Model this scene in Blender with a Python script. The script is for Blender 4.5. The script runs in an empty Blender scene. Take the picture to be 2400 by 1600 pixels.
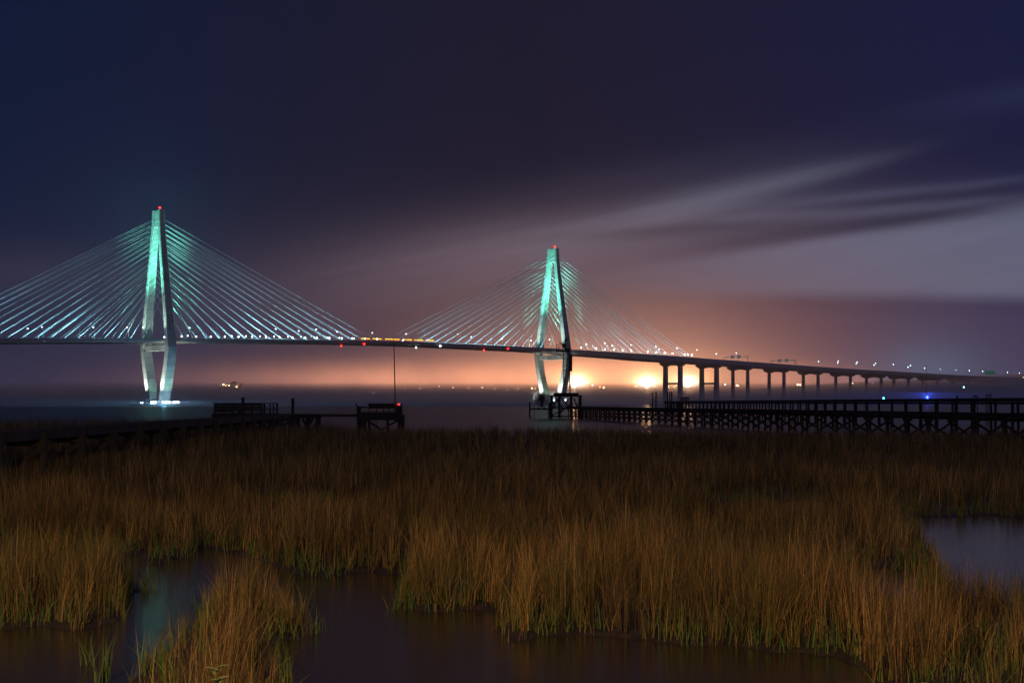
import bpy, math, random
import numpy as np
from mathutils import Vector
random.seed(7)
rng = np.random.default_rng(11)
S = bpy.context.scene
C = S.collection
rad = math.radians

# ------------------------------------------------------------------ camera
EYE, F, HOR = 2.6, 3230.0, 944.0          # eye height (m), focal length and horizon in photo pixels
cam = bpy.data.cameras.new('camera'); camo = bpy.data.objects.new('camera', cam); C.objects.link(camo)
cam.sensor_width = 36; cam.lens = 36*F/2400; cam.shift_y = (HOR-800)/2400
cam.clip_start = 0.1; cam.clip_end = 30000
camo.location = (0, 0, EYE); camo.rotation_euler = (rad(90), 0, 0)
S.camera = camo

def at(px, py, Y):
    """point at distance Y that the photograph shows at (px, py)"""
    return Vector(((px-1200)/F*Y, Y, EYE+(HOR-py)/F*Y))

def s2l(r, g, b):
    f = lambda c: (c/255/12.92) if c <= 10 else (((c/255)+.055)/1.055)**2.4
    return (f(r), f(g), f(b))

# ------------------------------------------------------------------ world
class N:
    """tiny expression builder on shader math nodes"""
    nt = None
    def __init__(s, k): s.k = k
    @staticmethod
    def op(o, *a, clamp=False):
        n = N.nt.nodes.new('ShaderNodeMath'); n.operation = o; n.use_clamp = clamp
        for i, x in enumerate(a):
            if isinstance(x, N): N.nt.links.new(x.k, n.inputs[i])
            else: n.inputs[i].default_value = x
        return N(n.outputs[0])
    def __add__(s, o): return N.op('ADD', s, o)
    __radd__ = __add__
    def __sub__(s, o): return N.op('SUBTRACT', s, o)
    def __rsub__(s, o): return N.op('SUBTRACT', o, s)
    def __mul__(s, o): return N.op('MULTIPLY', s, o)
    __rmul__ = __mul__
    def __truediv__(s, o): return N.op('DIVIDE', s, o)
def gauss(x, c, w): 
    t = (x-c)/w
    return N.op('EXPONENT', (t*t)*-1.0)
def sstep(x, a, b):
    n = N.nt.nodes.new('ShaderNodeMapRange'); n.interpolation_type = 'SMOOTHSTEP'
    N.nt.links.new(x.k, n.inputs[0]); n.inputs[1].default_value = a; n.inputs[2].default_value = b
    return N(n.outputs[0])
def U(px): return math.atan((px-1200)/F)
def V(py, px=1200): return (HOR-py)/F*math.cos(U(px))

W = bpy.data.worlds.new('World'); S.world = W; W.use_nodes = True
nt = W.node_tree; nt.nodes.clear(); N.nt = nt
tc = nt.nodes.new('ShaderNodeTexCoord'); sp = nt.nodes.new('ShaderNodeSeparateXYZ')
nt.links.new(tc.outputs['Generated'], sp.inputs[0])
X, Y_, Z = (N(sp.outputs[i]) for i in range(3))
u = N.op('ARCTAN2', X, Y_)
v = Z / N.op('SQRT', X*X+Y_*Y_+1e-6)
def noise(sx, sy, scale, detail=3, ox=0.0, shear=0.0, rough=.5):
    cb = nt.nodes.new('ShaderNodeCombineXYZ')
    a = u*sx; b = (v + u*shear)*sy
    nt.links.new(a.k, cb.inputs[0]); nt.links.new(b.k, cb.inputs[1]); cb.inputs[2].default_value = ox
    n = nt.nodes.new('ShaderNodeTexNoise'); n.inputs['Scale'].default_value = scale
    n.inputs['Detail'].default_value = detail; n.inputs['Roughness'].default_value = rough
    nt.links.new(cb.outputs[0], n.inputs['Vector'])
    return N(n.outputs['Fac'])
chan = [None, None, None]
def addc(m, col, k=1.0):
    for i in range(3):
        t = m*(col[i]*k)
        chan[i] = t if chan[i] is None else chan[i]+t
def mulc(m, amt):       # darken by m*amt
    for i in range(3): chan[i] = chan[i]*(1.0-m*amt)
one = N.op('ADD', 0.0, 1.0)
# dark blue zenith, purple lower down, bluer towards both sides
addc(one, s2l(27, 25, 44))
addc(sstep(u, U(1300), U(-300)), (-.0070, .0006, .013))
addc(sstep(u, U(1100), U(2700)), (-.003, .001, .022))
low = 1.0 - sstep(v, 0.0, .16)
addc(low*gauss(u, U(1300), .42), (.020, .012, .014))
addc(low, (.010, .008, .018))
addc((1.0 - sstep(v, 0.0, .07)), (.012, .010, .014))
# city glow in the murk
addc(gauss(u, U(1420), .115)*gauss(v, V(900), .040), (.40, .145, .058))
addc(gauss(u, U(1480), .20)*gauss(v, V(880), .075), (.115, .048, .040))
n1 = noise(40, 30, 1.0, 2, 3.1)
addc(gauss(u, U(1070), .135)*gauss(v, V(889), .0120)*(n1*.8+.55), (.80, .30, .135))
addc(gauss(u, U(800), .10)*gauss(v, V(893), .008), (.10, .045, .03))
addc(gauss(u, U(1500), .090)*gauss(v, V(885), .018), (.42, .17, .055))
addc(gauss(u, U(1850), .030)*gauss(v, V(892), .010), (.30, .12, .06))
addc(gauss(u, U(2010), .012)*gauss(v, V(895), .007), (.20, .09, .05))
addc(gauss(u, U(2170), .035)*gauss(v, V(870), .020), (.010, .055, .080))
addc(gauss(u, U(360), .05)*gauss(v, V(650), .08), (.000, .008, .016))
for px, py, k in ((1350, 897, 1.0), (1517, 898, .85), (1612, 897, .8)):
    addc(gauss(u, U(px), .0135)*gauss(v, V(py), .0095), (1.7, .90, .32), k)
    addc(gauss(u, U(px), .0062)*gauss(v, V(py), .0042), (1.6, 2.1, 2.5), k)
# long thin cloud streaks
warp = noise(3.0, 20, 1.0, 3, 5.0, -.25)
vw = v + (warp-.5)*.0045
streakn = noise(5.0, 110, 1.2, 4, 19.0, -.21, .62)
def streak(pts, w, uc, uw, col, k=1.0, mul=False):
    (x0, y0), (x1, y1) = pts
    u0, u1, v0, v1 = U(x0), U(x1), V(y0, x0), V(y1, x1)
    sl = (v1-v0)/(u1-u0)
    line = (u-u0)*sl + v0
    t = (vw-line)/w
    m = N.op('EXPONENT', (t*t)*-1.0)*gauss(u, U(uc), uw)
    if mul: mulc(m, k)
    else: addc(m*(streakn*.9+.58), col, k)
fine = noise(4.0, 70, 1.3, 4, 9.0, -.24, .6)
streak(((1500, 508), (1921, 402)), .0105, 1640, .085, (.054, .056, .070))
streak(((1500, 505), (2150, 352)), .0055, 1910, .055, (.028, .030, .038))
streak(((700, 655), (1500, 530)), .024, 1180, .130, (.050, .038, .045))
streak(((700, 690), (1300, 620)), .030, 1050, .130, (.030, .019, .021))
streak(((1844, 475), (2400, 422)), .0042, 2130, .100, (.026, .028, .040))
streak(((1600, 520), (2000, 486)), .0050, 1750, .06, (.022, .021, .028))
streak(((1959, 502), (2400, 468)), .0046, 2170, .110, (.036, .037, .052))
addc(gauss(u, U(2050), .11)*gauss(v, V(490), .022), (.012, .012, .018))
streak(((2100, 270), (2400, 222)), .010, 2440, .08, (.006, .008, .015))
addc(gauss(u, U(1760), .085)*gauss(v, V(522), .018), (.024, .022, .028))
addc(gauss(u, U(1350), .085)*gauss(v, V(575), .016), (.016, .012, .015))
streak(((1300, 440), (1700, 380)), .012, 1600, .12, (.008, .008, .012))
# the broad bright sheet at the right with a crisp lower edge
up = sstep(vw - (u-U(1730))*.135, V(606, 1730), V(572, 1730))
broad = (1.0-up)*sstep(vw + u*.03, V(690, 2200), V(640, 2200))*sstep(u, U(1150), U(2450))
addc(broad*(fine*.35+.82), (.105, .112, .150))
addc(gauss(u, U(1650), .16)*gauss(vw, V(600), .030), (.050, .040, .048))
streak(((1577, 588), (1883, 540)), .0050, 1760, .05, None, .20, True)
streak(((1883, 540), (2400, 490)), .0066, 2150, .10, None, .32, True)
streak(((1883, 487), (2400, 437)), .0038, 2120, .09, None, .26, True)
streak(((1500, 545), (1950, 505)), .0050, 1640, .11, None, .30, True)
addc(gauss(u, U(1700), .10)*gauss(v, V(760), .020), (.03, .008, .008))
addc(sstep(u, U(1800), U(2300))*(1.0-sstep(v, V(760), V(670))), (.012, .018, .034))
streak(((0, 640), (400, 650)), .018, 60, .10, (.014, .010, .012))
# dark low fog far out over the water
fogm = (1.0 - sstep(v + (n1-.5)*.002, .0050, .0160))
for i, c in enumerate(s2l(54, 44, 54)):
    chan[i] = chan[i]*(1.0-fogm*.93) + fogm*c*.93
# overhead sky glow outside the picture, added to brighten the fog
addc(sstep(v, .42, .9), (.011, .008, .010))
# stars
vo = nt.nodes.new('ShaderNodeTexVoronoi'); vo.inputs['Scale'].default_value = 55
nt.links.new(tc.outputs['Generated'], vo.inputs['Vector'])
wn = nt.nodes.new('ShaderNodeTexWhiteNoise'); nt.links.new(vo.outputs['Position'], wn.inputs['Vector'])
star = (1.0 - sstep(N(vo.outputs['Distance']), .012, .030))*sstep(N(wn.outputs['Value']), .90, 1.0)*sstep(v, .10, .20)
addc(star, (.10, .11, .15))
cb = nt.nodes.new('ShaderNodeCombineXYZ')
for i in range(3): nt.links.new(N.op('MAXIMUM', chan[i], 0.0004).k, cb.inputs[i])
bg = nt.nodes.new('ShaderNodeBackground'); nt.links.new(cb.outputs[0], bg.inputs[0]); bg.inputs[1].default_value = 1.0
wo = nt.nodes.new('ShaderNodeOutputWorld'); nt.links.new(bg.outputs[0], wo.inputs[0])
W.cycles.sampling_method = 'MANUAL'; W.cycles.sample_map_resolution = 2048

S.view_settings.view_transform = 'Standard'; S.view_settings.look = 'None'
S.view_settings.exposure = 0; S.view_settings.gamma = 1
S.cycles.max_bounces = 5; S.cycles.diffuse_bounces = 2; S.cycles.glossy_bounces = 3
S.cycles.volume_bounces = 1; S.cycles.use_denoising = True
S.cycles.sample_clamp_indirect = 3.0
S.cycles.filter_width = 1.5

def lamp(kind, name, loc, target, power, col, size=rad(40), blend=.5, radius=1.0):
    L = bpy.data.lights.new(name, kind); o = bpy.data.objects.new(name, L); C.objects.link(o)
    L.energy = power; L.color = col; L.shadow_soft_size = radius
    if kind == 'SPOT': L.spot_size = size; L.spot_blend = blend
    o.location = loc
    if target is not None:
        o.rotation_euler = (Vector(target)-Vector(loc)).to_track_quat('-Z', 'Y').to_euler()
    return o
# sodium street light on the shore behind the photographer, it alone lights the marsh
lamp('SPOT', 'shore_street_light', (-5, -4, 7.0), (2, 36, 0), 8600, (1.0, .60, .25), rad(100), .8, .2)

# ------------------------------------------------------------------ materials
def mat(name, col, rough=.8, metal=0.0, var=.0, scale=1.0, emit=None, estr=0.0, stretch=(1, 1, 1), sample=False, bump=0.0):
    m = bpy.data.materials.new(name); m.use_nodes = True
    t = m.node_tree; b = t.nodes['Principled BSDF']
    b.inputs['Base Color'].default_value = (*col, 1); b.inputs['Roughness'].default_value = rough
    b.inputs['Metallic'].default_value = metal
    if var > 0 or bump > 0:
        co = t.nodes.new('ShaderNodeTexCoord'); mp = t.nodes.new('ShaderNodeMapping'); mp.inputs['Scale'].default_value = stretch
        t.links.new(co.outputs['Object'], mp.inputs[0])
        no = t.nodes.new('ShaderNodeTexNoise'); no.inputs['Scale'].default_value = scale; no.inputs['Detail'].default_value = 5
        t.links.new(mp.outputs[0], no.inputs['Vector'])
        rp = t.nodes.new('ShaderNodeValToRGB'); rp.color_ramp.elements[0].position = .3; rp.color_ramp.elements[1].position = .7
        rp.color_ramp.elements[0].color = (*[c*(1-var) for c in col], 1)
        rp.color_ramp.elements[1].color = (*[min(1, c*(1+var)) for c in col], 1)
        t.links.new(no.outputs['Fac'], rp.inputs[0]); t.links.new(rp.outputs[0], b.inputs['Base Color'])
        if bump > 0:
            bu = t.nodes.new('ShaderNodeBump'); bu.inputs['Strength'].default_value = bump; bu.inputs['Distance'].default_value = .02
            t.links.new(no.outputs['Fac'], bu.inputs['Height']); t.links.new(bu.outputs[0], b.inputs['Normal'])
    if emit:
        b.inputs['Emission Color'].default_value = (*emit, 1); b.inputs['Emission Strength'].default_value = estr
        if not sample: m.cycles.emission_sampling = 'NONE'
    return m
M = dict(
    concrete=mat('concrete', (.42, .42, .40), .75, var=.22, scale=.22, stretch=(1, 1, .35), bump=.3),
    deckc=mat('deck_concrete', (.42, .38, .36), .8, var=.15, scale=.2),
    asphalt=mat('asphalt', (.05, .05, .05), .9, var=.2, scale=.5),
    cable=mat('cable_sheath', (.62, .68, .70), .35, var=.05, scale=.1),
    steel=mat('galvanised_steel', (.35, .36, .37), .5, .4),
    dark=mat('dark_steel', (.03, .03, .03), .6, .2),
    timber=mat('weathered_timber', (.055, .048, .036), .9, var=.45, scale=3, stretch=(1, 1, .3), bump=.5),
    timber2=mat('tarred_timber', (.035, .028, .022), .9, var=.4, scale=3, stretch=(1, 1, .3), bump=.4),
    hull=mat('boat_gelcoat', (.45, .45, .47), .3, var=.05, scale=1),
    canvas=mat('canvas', (.05, .04, .05), .9, var=.2, scale=4),
    white=mat('cool_lamp', (.8, .8, .8), .4, emit=(.60, .90, 1.0), estr=15),
    flood=mat('flood_lamp', (.8, .8, .8), .4, emit=(.70, .95, 1.0), estr=20),
    base=mat('base_flood_lamp', (.8, .8, .8), .4, emit=(.62, .84, 1.0), estr=60),
    dim=mat('dim_lamp', (.5, .5, .5), .4, emit=(.55, .75, .80), estr=.35),
    red=mat('red_beacon', (.5, .02, .02), .4, emit=(1.0, .018, .008), estr=9),
    redfaint=mat('red_tail_lamp', (.4, .02, .02), .4, emit=(1.0, .05, .04), estr=3.0),
    amber=mat('amber_beacon', (.8, .4, .02), .4, emit=(1.0, .62, .02), estr=4.0),
    warm=mat('warm_lamp', (.8, .6, .4), .4, emit=(1.0, .62, .30), estr=14),
    bluish=mat('blue_white_lamp', (.6, .6, .9), .4, emit=(.45, .55, 1.0), estr=8),
    blue=mat('blue_beacon', (.1, .1, .9), .4, emit=(.02, .05, 1.0), estr=22),
    cyan=mat('cyan_beacon', (.1, .7, .9), .4, emit=(.05, .65, 1.0), estr=16),
    green=mat('green_beacon', (.1, .7, .4), .4, emit=(.25, 1.0, .65), estr=8),
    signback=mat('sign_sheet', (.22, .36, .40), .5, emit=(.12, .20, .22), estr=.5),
    paint=mat('truck_paint', (.5, .5, .48), .4, var=.08, scale=1),
    tyre=mat('tyre_rubber', (.02, .02, .02), .9),
    glass=mat('dark_glass', (.02, .02, .03), .1),
    stone=mat('rock_armour', (.14, .14, .13), .9, var=.4, scale=.6),
)

def add_joints(m, step, dark):
    t = m.node_tree; b = t.nodes['Principled BSDF']; src = b.inputs['Base Color'].links[0].from_socket
    N.nt = t; g = t.nodes.new('ShaderNodeNewGeometry'); sx = t.nodes.new('ShaderNodeSeparateXYZ'); t.links.new(g.outputs['Position'], sx.inputs[0])
    f = N.op('FRACT', N(sx.outputs[2])/step); j = N.op('LESS_THAN', f, .09)
    n = t.nodes.new('ShaderNodeTexNoise'); n.inputs['Scale'].default_value = .5; cmb = t.nodes.new('ShaderNodeCombineXYZ')
    fl = N.op('FLOOR', N(sx.outputs[2])/step); w = t.nodes.new('ShaderNodeTexWhiteNoise'); w.noise_dimensions = '1D'; t.links.new(fl.k, w.inputs['W'])
    k = (1.0-j*dark)*(N(w.outputs['Value'])*.22+.86)
    mx = t.nodes.new('ShaderNodeVectorMath'); mx.operation = 'SCALE'; t.links.new(src, mx.inputs[0]); t.links.new(k.k, mx.inputs['Scale']); t.links.new(mx.outputs[0], b.inputs['Base Color'])
add_joints(M['concrete'], 6.1, .35)
# ------------------------------------------------------------------ helpers
class MB:
    def __init__(s): s.v = []; s.f = []
    def add(s, vs, fs):
        o = len(s.v); s.v += [tuple(p) for p in vs]; s.f += [tuple(i+o for i in f) for f in fs]; return s
    def hexa(s, b, t):     # bottom ring, top ring of equal length
        n = len(b); fs = [tuple(range(n-1, -1, -1)), tuple(range(n, 2*n))]
        fs += [(i, (i+1) % n, n+(i+1) % n, n+i) for i in range(n)]
        return s.add(list(b)+list(t), fs)
    def box(s, x0, x1, y0, y1, z0, z1):
        return s.hexa([(x0, y0, z0), (x1, y0, z0), (x1, y1, z0), (x0, y1, z0)], [(x0, y0, z1), (x1, y0, z1), (x1, y1, z1), (x0, y1, z1)])
    def tube(s, a, b, r, n=8, r2=None):
        a, b = Vector(a), Vector(b); d = (b-a).normalized()
        e = d.orthogonal().normalized() if abs(d.z) > .99 else d.cross(Vector((0, 0, 1))).normalized()
        g = d.cross(e); r2 = r if r2 is None else r2
        ring = lambda c, q: [c+(e*math.cos(k*2*math.pi/n)+g*math.sin(k*2*math.pi/n))*q for k in range(n)]
        return s.hexa(ring(a, r), ring(b, r2))
    def bar(s, a, b, w, h):   # rectangular beam, w sideways, h upwards-ish
        a, b = Vector(a), Vector(b); d = (b-a).normalized()
        e = Vector((1, 0, 0)) if abs(d.z) > .99 else d.cross(Vector((0, 0, 1))).normalized()
        g = e.cross(d)
        rg = lambda c: [c-e*w/2-g*h/2, c+e*w/2-g*h/2, c+e*w/2+g*h/2, c-e*w/2+g*h/2]
        return s.hexa(rg(a), rg(b))
    def ball(s, c, r, n=8, m=5, sz=1.0):
        vs = [(c[0], c[1], c[2]-r*sz)]
        for i in range(1, m):
            a = math.pi*i/m-math.pi/2
            vs += [(c[0]+r*math.cos(a)*math.cos(k*2*math.pi/n), c[1]+r*math.cos(a)*math.sin(k*2*math.pi/n), c[2]+r*math.sin(a)*sz) for k in range(n)]
        vs.append((c[0], c[1], c[2]+r*sz)); t = len(vs)-1
        fs = [(0, 1+(k+1) % n, 1+k) for k in range(n)]
        for i in range(m-2):
            fs += [(1+i*n+k, 1+i*n+(k+1) % n, 1+(i+1)*n+(k+1) % n, 1+(i+1)*n+k) for k in range(n)]
        fs += [(t, 1+(m-2)*n+k, 1+(m-2)*n+(k+1) % n) for k in range(n)]
        return s.add(vs, fs)
    def build(s, name, m, parent=None, smooth=False):
        me = bpy.data.meshes.new(name)
        off = ROOT.get(rootof(parent), (0, 0, 0)) if parent else (0, 0, 0)
        me.from_pydata([(p[0]-off[0], p[1]-off[1], p[2]-off[2]) for p in s.v], [], s.f)
        me.materials.append(M[m] if isinstance(m, str) else m)
        if smooth: me.polygons.foreach_set('use_smooth', [True]*len(me.polygons))
        o = bpy.data.objects.new(name, me); C.objects.link(o)
        if parent: o.parent = parent
        return o
ROOT = {}
def rootof(o):
    while o.parent: o = o.parent
    return o.name
LABELS = set()
def tag(o, label=None, cat=None, group=None, kind=None):
    if label:
        assert 3 <= len(label.split()) <= 16, label
        o['label'] = label
        if label in LABELS: print('DUPLABEL', label)
        LABELS.add(label)
    if cat: o['category'] = cat
    if group: o['group'] = group
    if kind: o['kind'] = kind
    return o
def thing(name, label, cat, loc, group=None):
    o = bpy.data.objects.new(name, None); C.objects.link(o); o.location = loc; ROOT[o.name] = tuple(loc)
    o.empty_display_size = .5
    return tag(o, label, cat, group)
def solo(mb, name, m, label, cat, group=None):      # a thing that is one mesh, its origin at its base
    c = (sum(p[0] for p in mb.v)/len(mb.v), sum(p[1] for p in mb.v)/len(mb.v), min(p[2] for p in mb.v))
    o = mb.build(name, m); o.data.transform(__import__('mathutils').Matrix.Translation(-Vector(c))); o.location = c
    return tag(o, label, cat, group)
def copy_thing(root, loc, rz, label, group=None):
    r = root.copy(); C.objects.link(r); r.location = loc; r.rotation_euler = (0, 0, rz)
    for ch in list(root.children):
        c = ch.copy(); C.objects.link(c); c.parent = r
        for g in ch.children:
            d = g.copy(); C.objects.link(d); d.parent = c
    tag(r, label, None, group)
    return r
def inst(root, used, loc, rz, label, group):        # first time moves the prototype itself
    if not used:
        used.append(1); root.location = loc; root.rotation_euler = (0, 0, rz); tag(root, label, None, group); return root
    return copy_thing(root, loc, rz, label, group)
ORD = ['first', 'second', 'third', 'fourth', 'fifth', 'sixth', 'seventh', 'eighth', 'ninth', 'tenth', 'eleventh', 'twelfth',
       'thirteenth', 'fourteenth', 'fifteenth', 'sixteenth', 'seventeenth', 'eighteenth', 'nineteenth', 'twentieth',
       'twenty-first', 'twenty-second', 'twenty-third', 'twenty-fourth', 'twenty-fifth']

# ------------------------------------------------------------------ bridge
P1 = Vector((-313.4, 1221, 0)); UD = Vector((.7616, .6475, 0)).normalized(); ND = Vector((UD.y, -UD.x, 0))  # ND points to the camera side
ANG = math.atan2(UD.y, UD.x)
def B(s, t, z): p = P1+UD*s+ND*t; return Vector((p.x, p.y, z))
def s_at(px, t):      # station on the line at offset t that shows at px
    k = (px-1200)/F; q = P1+ND*t
    return (k*q.y-q.x)/(UD.x-k*UD.y)
def zfit(tab, t):
    ss, zz = [], []
    for px, py in tab:
        s = s_at(px, t); p = B(s, t, 0); ss.append(s); zz.append(EYE+(HOR-py)/F*p.y)
    return ss, zz
tops = [(0, 793.2), (371, 793.4), (500, 793.4), (674, 794.6), (843, 797.6), (960, 800.5), (1021, 802), (1140, 807), (1263, 814.3),
        (1343, 819), (1580, 833.5), (1637, 838.5), (1960, 862), (2214, 877), (2282, 880.5), (2400, 886), (2470, 889)]
bots = [(0, 804), (371, 800.5), (500, 800.5), (674, 802), (843, 805.2), (923, 807), (1042, 811.5), (1174, 818), (1263, 822), (1343, 828.0),
        (1500, 840), (1544, 844.5), (1637, 849.5), (1960, 871), (2214, 884.5), (2400, 893), (2470, 896)]
ST, ZT = zfit(tops, 21.5); SB, ZB = zfit(bots, 21.5)
grid = np.arange(-700, 2300, 5.0)
def smooth(a, k=9):
    kk = np.hanning(k+2)[1:-1]; kk /= kk.sum(); p = np.pad(a, k//2, mode='edge'); return np.convolve(p, kk, 'valid')
gt = smooth(np.interp(grid, ST, ZT), 25); gb = smooth(np.interp(grid, SB, ZB), 15)
zt = lambda s: float(np.interp(s, grid, gt))          # parapet top
zb = lambda s: min(float(np.interp(s, grid, gb)), zt(s)-3.0)
S0, S1, SP = -330.0, 1750.0, 669.0                     # deck ends; SP = anchor pier
bridge = thing('cable_stayed_bridge', 'long floodlit cable-stayed bridge with two diamond towers crossing the foggy river', 'bridge', P1)

def sweep(prof, s0, s1, step=6.0):      # prof(s) -> closed list of (t, z)
    m = MB(); n = int(math.ceil((s1-s0)/step)); k = len(prof(s0))
    for i in range(n+1):
        s = s0+(s1-s0)*i/n
        m.v += [tuple(B(s, t, z)) for t, z in prof(s)]
    for i in range(n):
        for j in range(k):
            a, b = i*k+j, i*k+(j+1) % k
            m.f.append((a, b, b+k, a+k))
    m.f.append(tuple(range(k))[::-1]); m.f.append(tuple(n*k+j for j in range(k)))
    return m
# slab with two edge girders underneath
def prof(s):
    a, b = zt(s)-1.15, zb(s)
    return [(21.5, a-.9), (21.5, a), (-21.5, a), (-21.5, a-.9), (-20.9, b), (-18.7, b), (-18.2, a-.7), (18.2, a-.7), (18.7, b), (20.9, b)]
deck = sweep(prof, S0, S1).build('deck', 'deckc', bridge)
for side in (1, -1):
    sweep(lambda s: [(side*21.48, zt(s)-1.147), (side*21.48, zt(s)), (side*21.1, zt(s)), (side*21.0, zt(s)-1.147)], S0, S1).build('parapet', 'deckc', deck)
sweep(lambda s: [(-17.5, zt(s)-1.14), (17.5, zt(s)-1.14), (17.5, zt(s)-1.10), (-17.5, zt(s)-1.10)], S0, S1).build('road_surface', 'asphalt', deck)
fb = MB()
s = S0+3
while s < SP:
    zz = zt(s)-1.86; b0 = Vector
    fb.bar(B(s, -18.15, zz-.85), B(s, 18.15, zz-.85), .5, 1.68); s += 9
fb.build('floor_beam', 'deckc', deck)
# shield panels on the girder around midspan
pm = MB()
for i in range(9):
    a = 175+i*15.5; zz = zt(a)
    pm.hexa([B(a, 21.55, zt(a)-1.9), B(a+13, 21.55, zt(a+13)-1.9), B(a+13, 22.6, zt(a+13)-1.75), B(a, 22.6, zt(a)-1.75)],
            [B(a, 21.55, zt(a)-1.1), B(a+13, 21.55, zt(a+13)-1.1), B(a+13, 22.6, zt(a+13)-1.35), B(a, 22.6, zt(a)-1.35)])
pm.build('walkway_panel', 'steel', deck)

zs_ = [4, 49, 135, 155, 173.5]; ws_ = [11, 25, 9.6, 6.2, 5.2]
wz = lambda z: float(np.interp(z, zs_, ws_))
Tz = lambda z: float(np.interp(z, [4, 49, 173], [7.6, 6.2, 4.6]))
Lz = lambda z: float(np.interp(z, [4, 49, 173], [8.2, 8.4, 4.8]))
NC = 16
cable_count = [0]; rest = MB()
for ti, st in enumerate((0.0, 471.0)):
    zk = zt(st)-7.5
    tw = MB()     # footing and cap are the tower part itself
    oct_ = lambda a, b, z, c=.3: [B(st+x, y, z) for x, y in ((-a, -b*c), (-a*c, -b), (a*c, -b), (a, -b*c), (a, b*c), (a*c, b), (-a*c, b), (-a, b*c))]
    tw.hexa(oct_(11, 24, -2), oct_(11, 24, 2.2)); tw.hexa(oct_(8, 19, 2.25), oct_(7, 17, 4.2))
    tower = tw.build('tower', 'concrete', bridge)
    tag(tower, ['nearer diamond-shaped tower at left', 'farther diamond-shaped tower at centre'][ti])
    for sd in (1, -1):
        m = MB(); rings = []
        for z in (4.0, 20, 35, zk, zk+1.2, 75, 95, 115, 135, 147, 160, 173.0):
            w, T, L = wz(z if z < 40 else max(z, 49)), Tz(z), Lz(z)
            c = .45; a, b = L/2, T/2
            rings.append([B(st+x, sd*w+y, z) for x, y in ((-a+c, -b), (a-c, -b), (a, -b+c), (a, b-c), (a-c, b), (-a+c, b), (-a, b-c), (-a, -b+c))])
        for r in rings: m.v += [tuple(p) for p in r]
        for i in range(len(rings)-1):
            for j in range(8):
                m.f.append((i*8+j, i*8+(j+1) % 8, i*8+8+(j+1) % 8, i*8+8+j))
        m.f.append(tuple(range(7, -1, -1))); m.f.append(tuple((len(rings)-1)*8+j for j in range(8)))
        m.build('tower_leg', 'concrete', tower)
    m = MB(); z0 = 158
    m.hexa([B(st+x, y, z0) for x, y in ((-1.4, -4.0), (1.4, -4.0), (1.4, 4.0), (-1.4, 4.0))], [B(st+x, y, 172.4) for x, y in ((-1.4, -3.1), (1.4, -3.1), (1.4, 3.1), (-1.4, 3.1))])
    m.build('tower_web', 'concrete', tower)
    zc = zb(st)
    m = MB().bar(B(st, -22.3, zc-4.6), B(st, 22.3, zc-4.6), 5.0, 5.0)
    m.build('crossbeam', 'concrete', tower)
    m = MB().ball(B(st, 3, 175.2), .95)
    m.build('aviation_beacon', 'red', tower)
    if ti == 0: pass
    # cables: a fan of sixteen to each side in each plane
    for sd in (1, -1):
        for dr in (-1, 1):
            for i in range(NC):
                q = i/(NC-1)
                d = 24 + (196 if not (dr == 1 and ti == 1) else 180)*q
                if (dr == -1 and ti == 0): d = 24 + 178*q
                if i >= 13 and not ((dr == 1) ^ (ti == 1)): d = 24+ (158 if True else 0)*12/12*.98 + (i-12)*9.0
                za = 98 + 67*(i/(NC-1))**.92
                sa = st+dr*(Lz(za)/2-.3); ta = sd*(wz(za)-.2)
                sdk = st+dr*d
                m = MB().tube(B(sa, ta, za), B(sdk, sd*20.2, zt(sdk)-.4), .215, 6)
                m.tube(B(sdk, sd*20.2, zt(sdk)-.4), B(sdk, sd*20.2, zt(sdk)-.4).lerp(B(sa, ta, za), 3.4/max(30, d)), .36, 6)
                if ti == 1 and sd == -1 and i < 14:       # the least visible ones share one part
                    rest.add(m.v, m.f)
                else:
                    m.build('stay_cable', 'cable', tower, True)
    # round fender island with lamps
    m = MB()
    N_ = 28; ring = lambda a, b, z: [B(st+a*math.cos(k*2*math.pi/N_), b*math.sin(k*2*math.pi/N_), z) for k in range(N_)]
    r1, r2, r3, r4 = ring(24, 36, -1), ring(23, 35, 1.6), ring(20, 32, 1.6), ring(19, 31, -1)
    for r in (r1, r2, r3, r4): m.v += [tuple(p) for p in r]
    for i in range(3):
        for j in range(N_): m.f.append((i*N_+j, i*N_+(j+1) % N_, (i+1)*N_+(j+1) % N_, (i+1)*N_+j))
    m.build('fender_ring', 'stone', tower)
sr = rest.build('stay_cable_bundle', 'cable', bridge); sr['kind'] = 'stuff'

def at_s(px, py, Y): return at(px, py, Y)
# floodlight fixtures on the tower islands
for px, py, Y, r in ((330, 943.5, 1240, .3), (334, 943.5, 1240, .3), (355, 943, 1205, .75), (358.6, 943, 1204, .75), (363.5, 942, 1203, .8), (382.5, 942.5, 1196, .8), (390, 942.5, 1194, .8),
                     (393.5, 942.5, 1193, .8), (398.6, 942, 1190, .5), (407, 942.5, 1186, .75), (412, 942.5, 1186, .75), (416.5, 942.5, 1186, .9), (392, 937, 1215, .3), (383, 937, 1215, .25),
                     (1298, 937.5, 1500, .45), (1306, 937.5, 1498, .5), (1325, 937, 1492, .6), (1337, 937, 1490, .6)):
    p = at(px, py, Y)
    fx_ = MB().ball(p, r).build('base_floodlight', 'base', bridge); MB().tube((p.x, p.y, 1.62), (p.x, p.y, p.z-.2), .12).build('post', 'steel', fx_)

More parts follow.
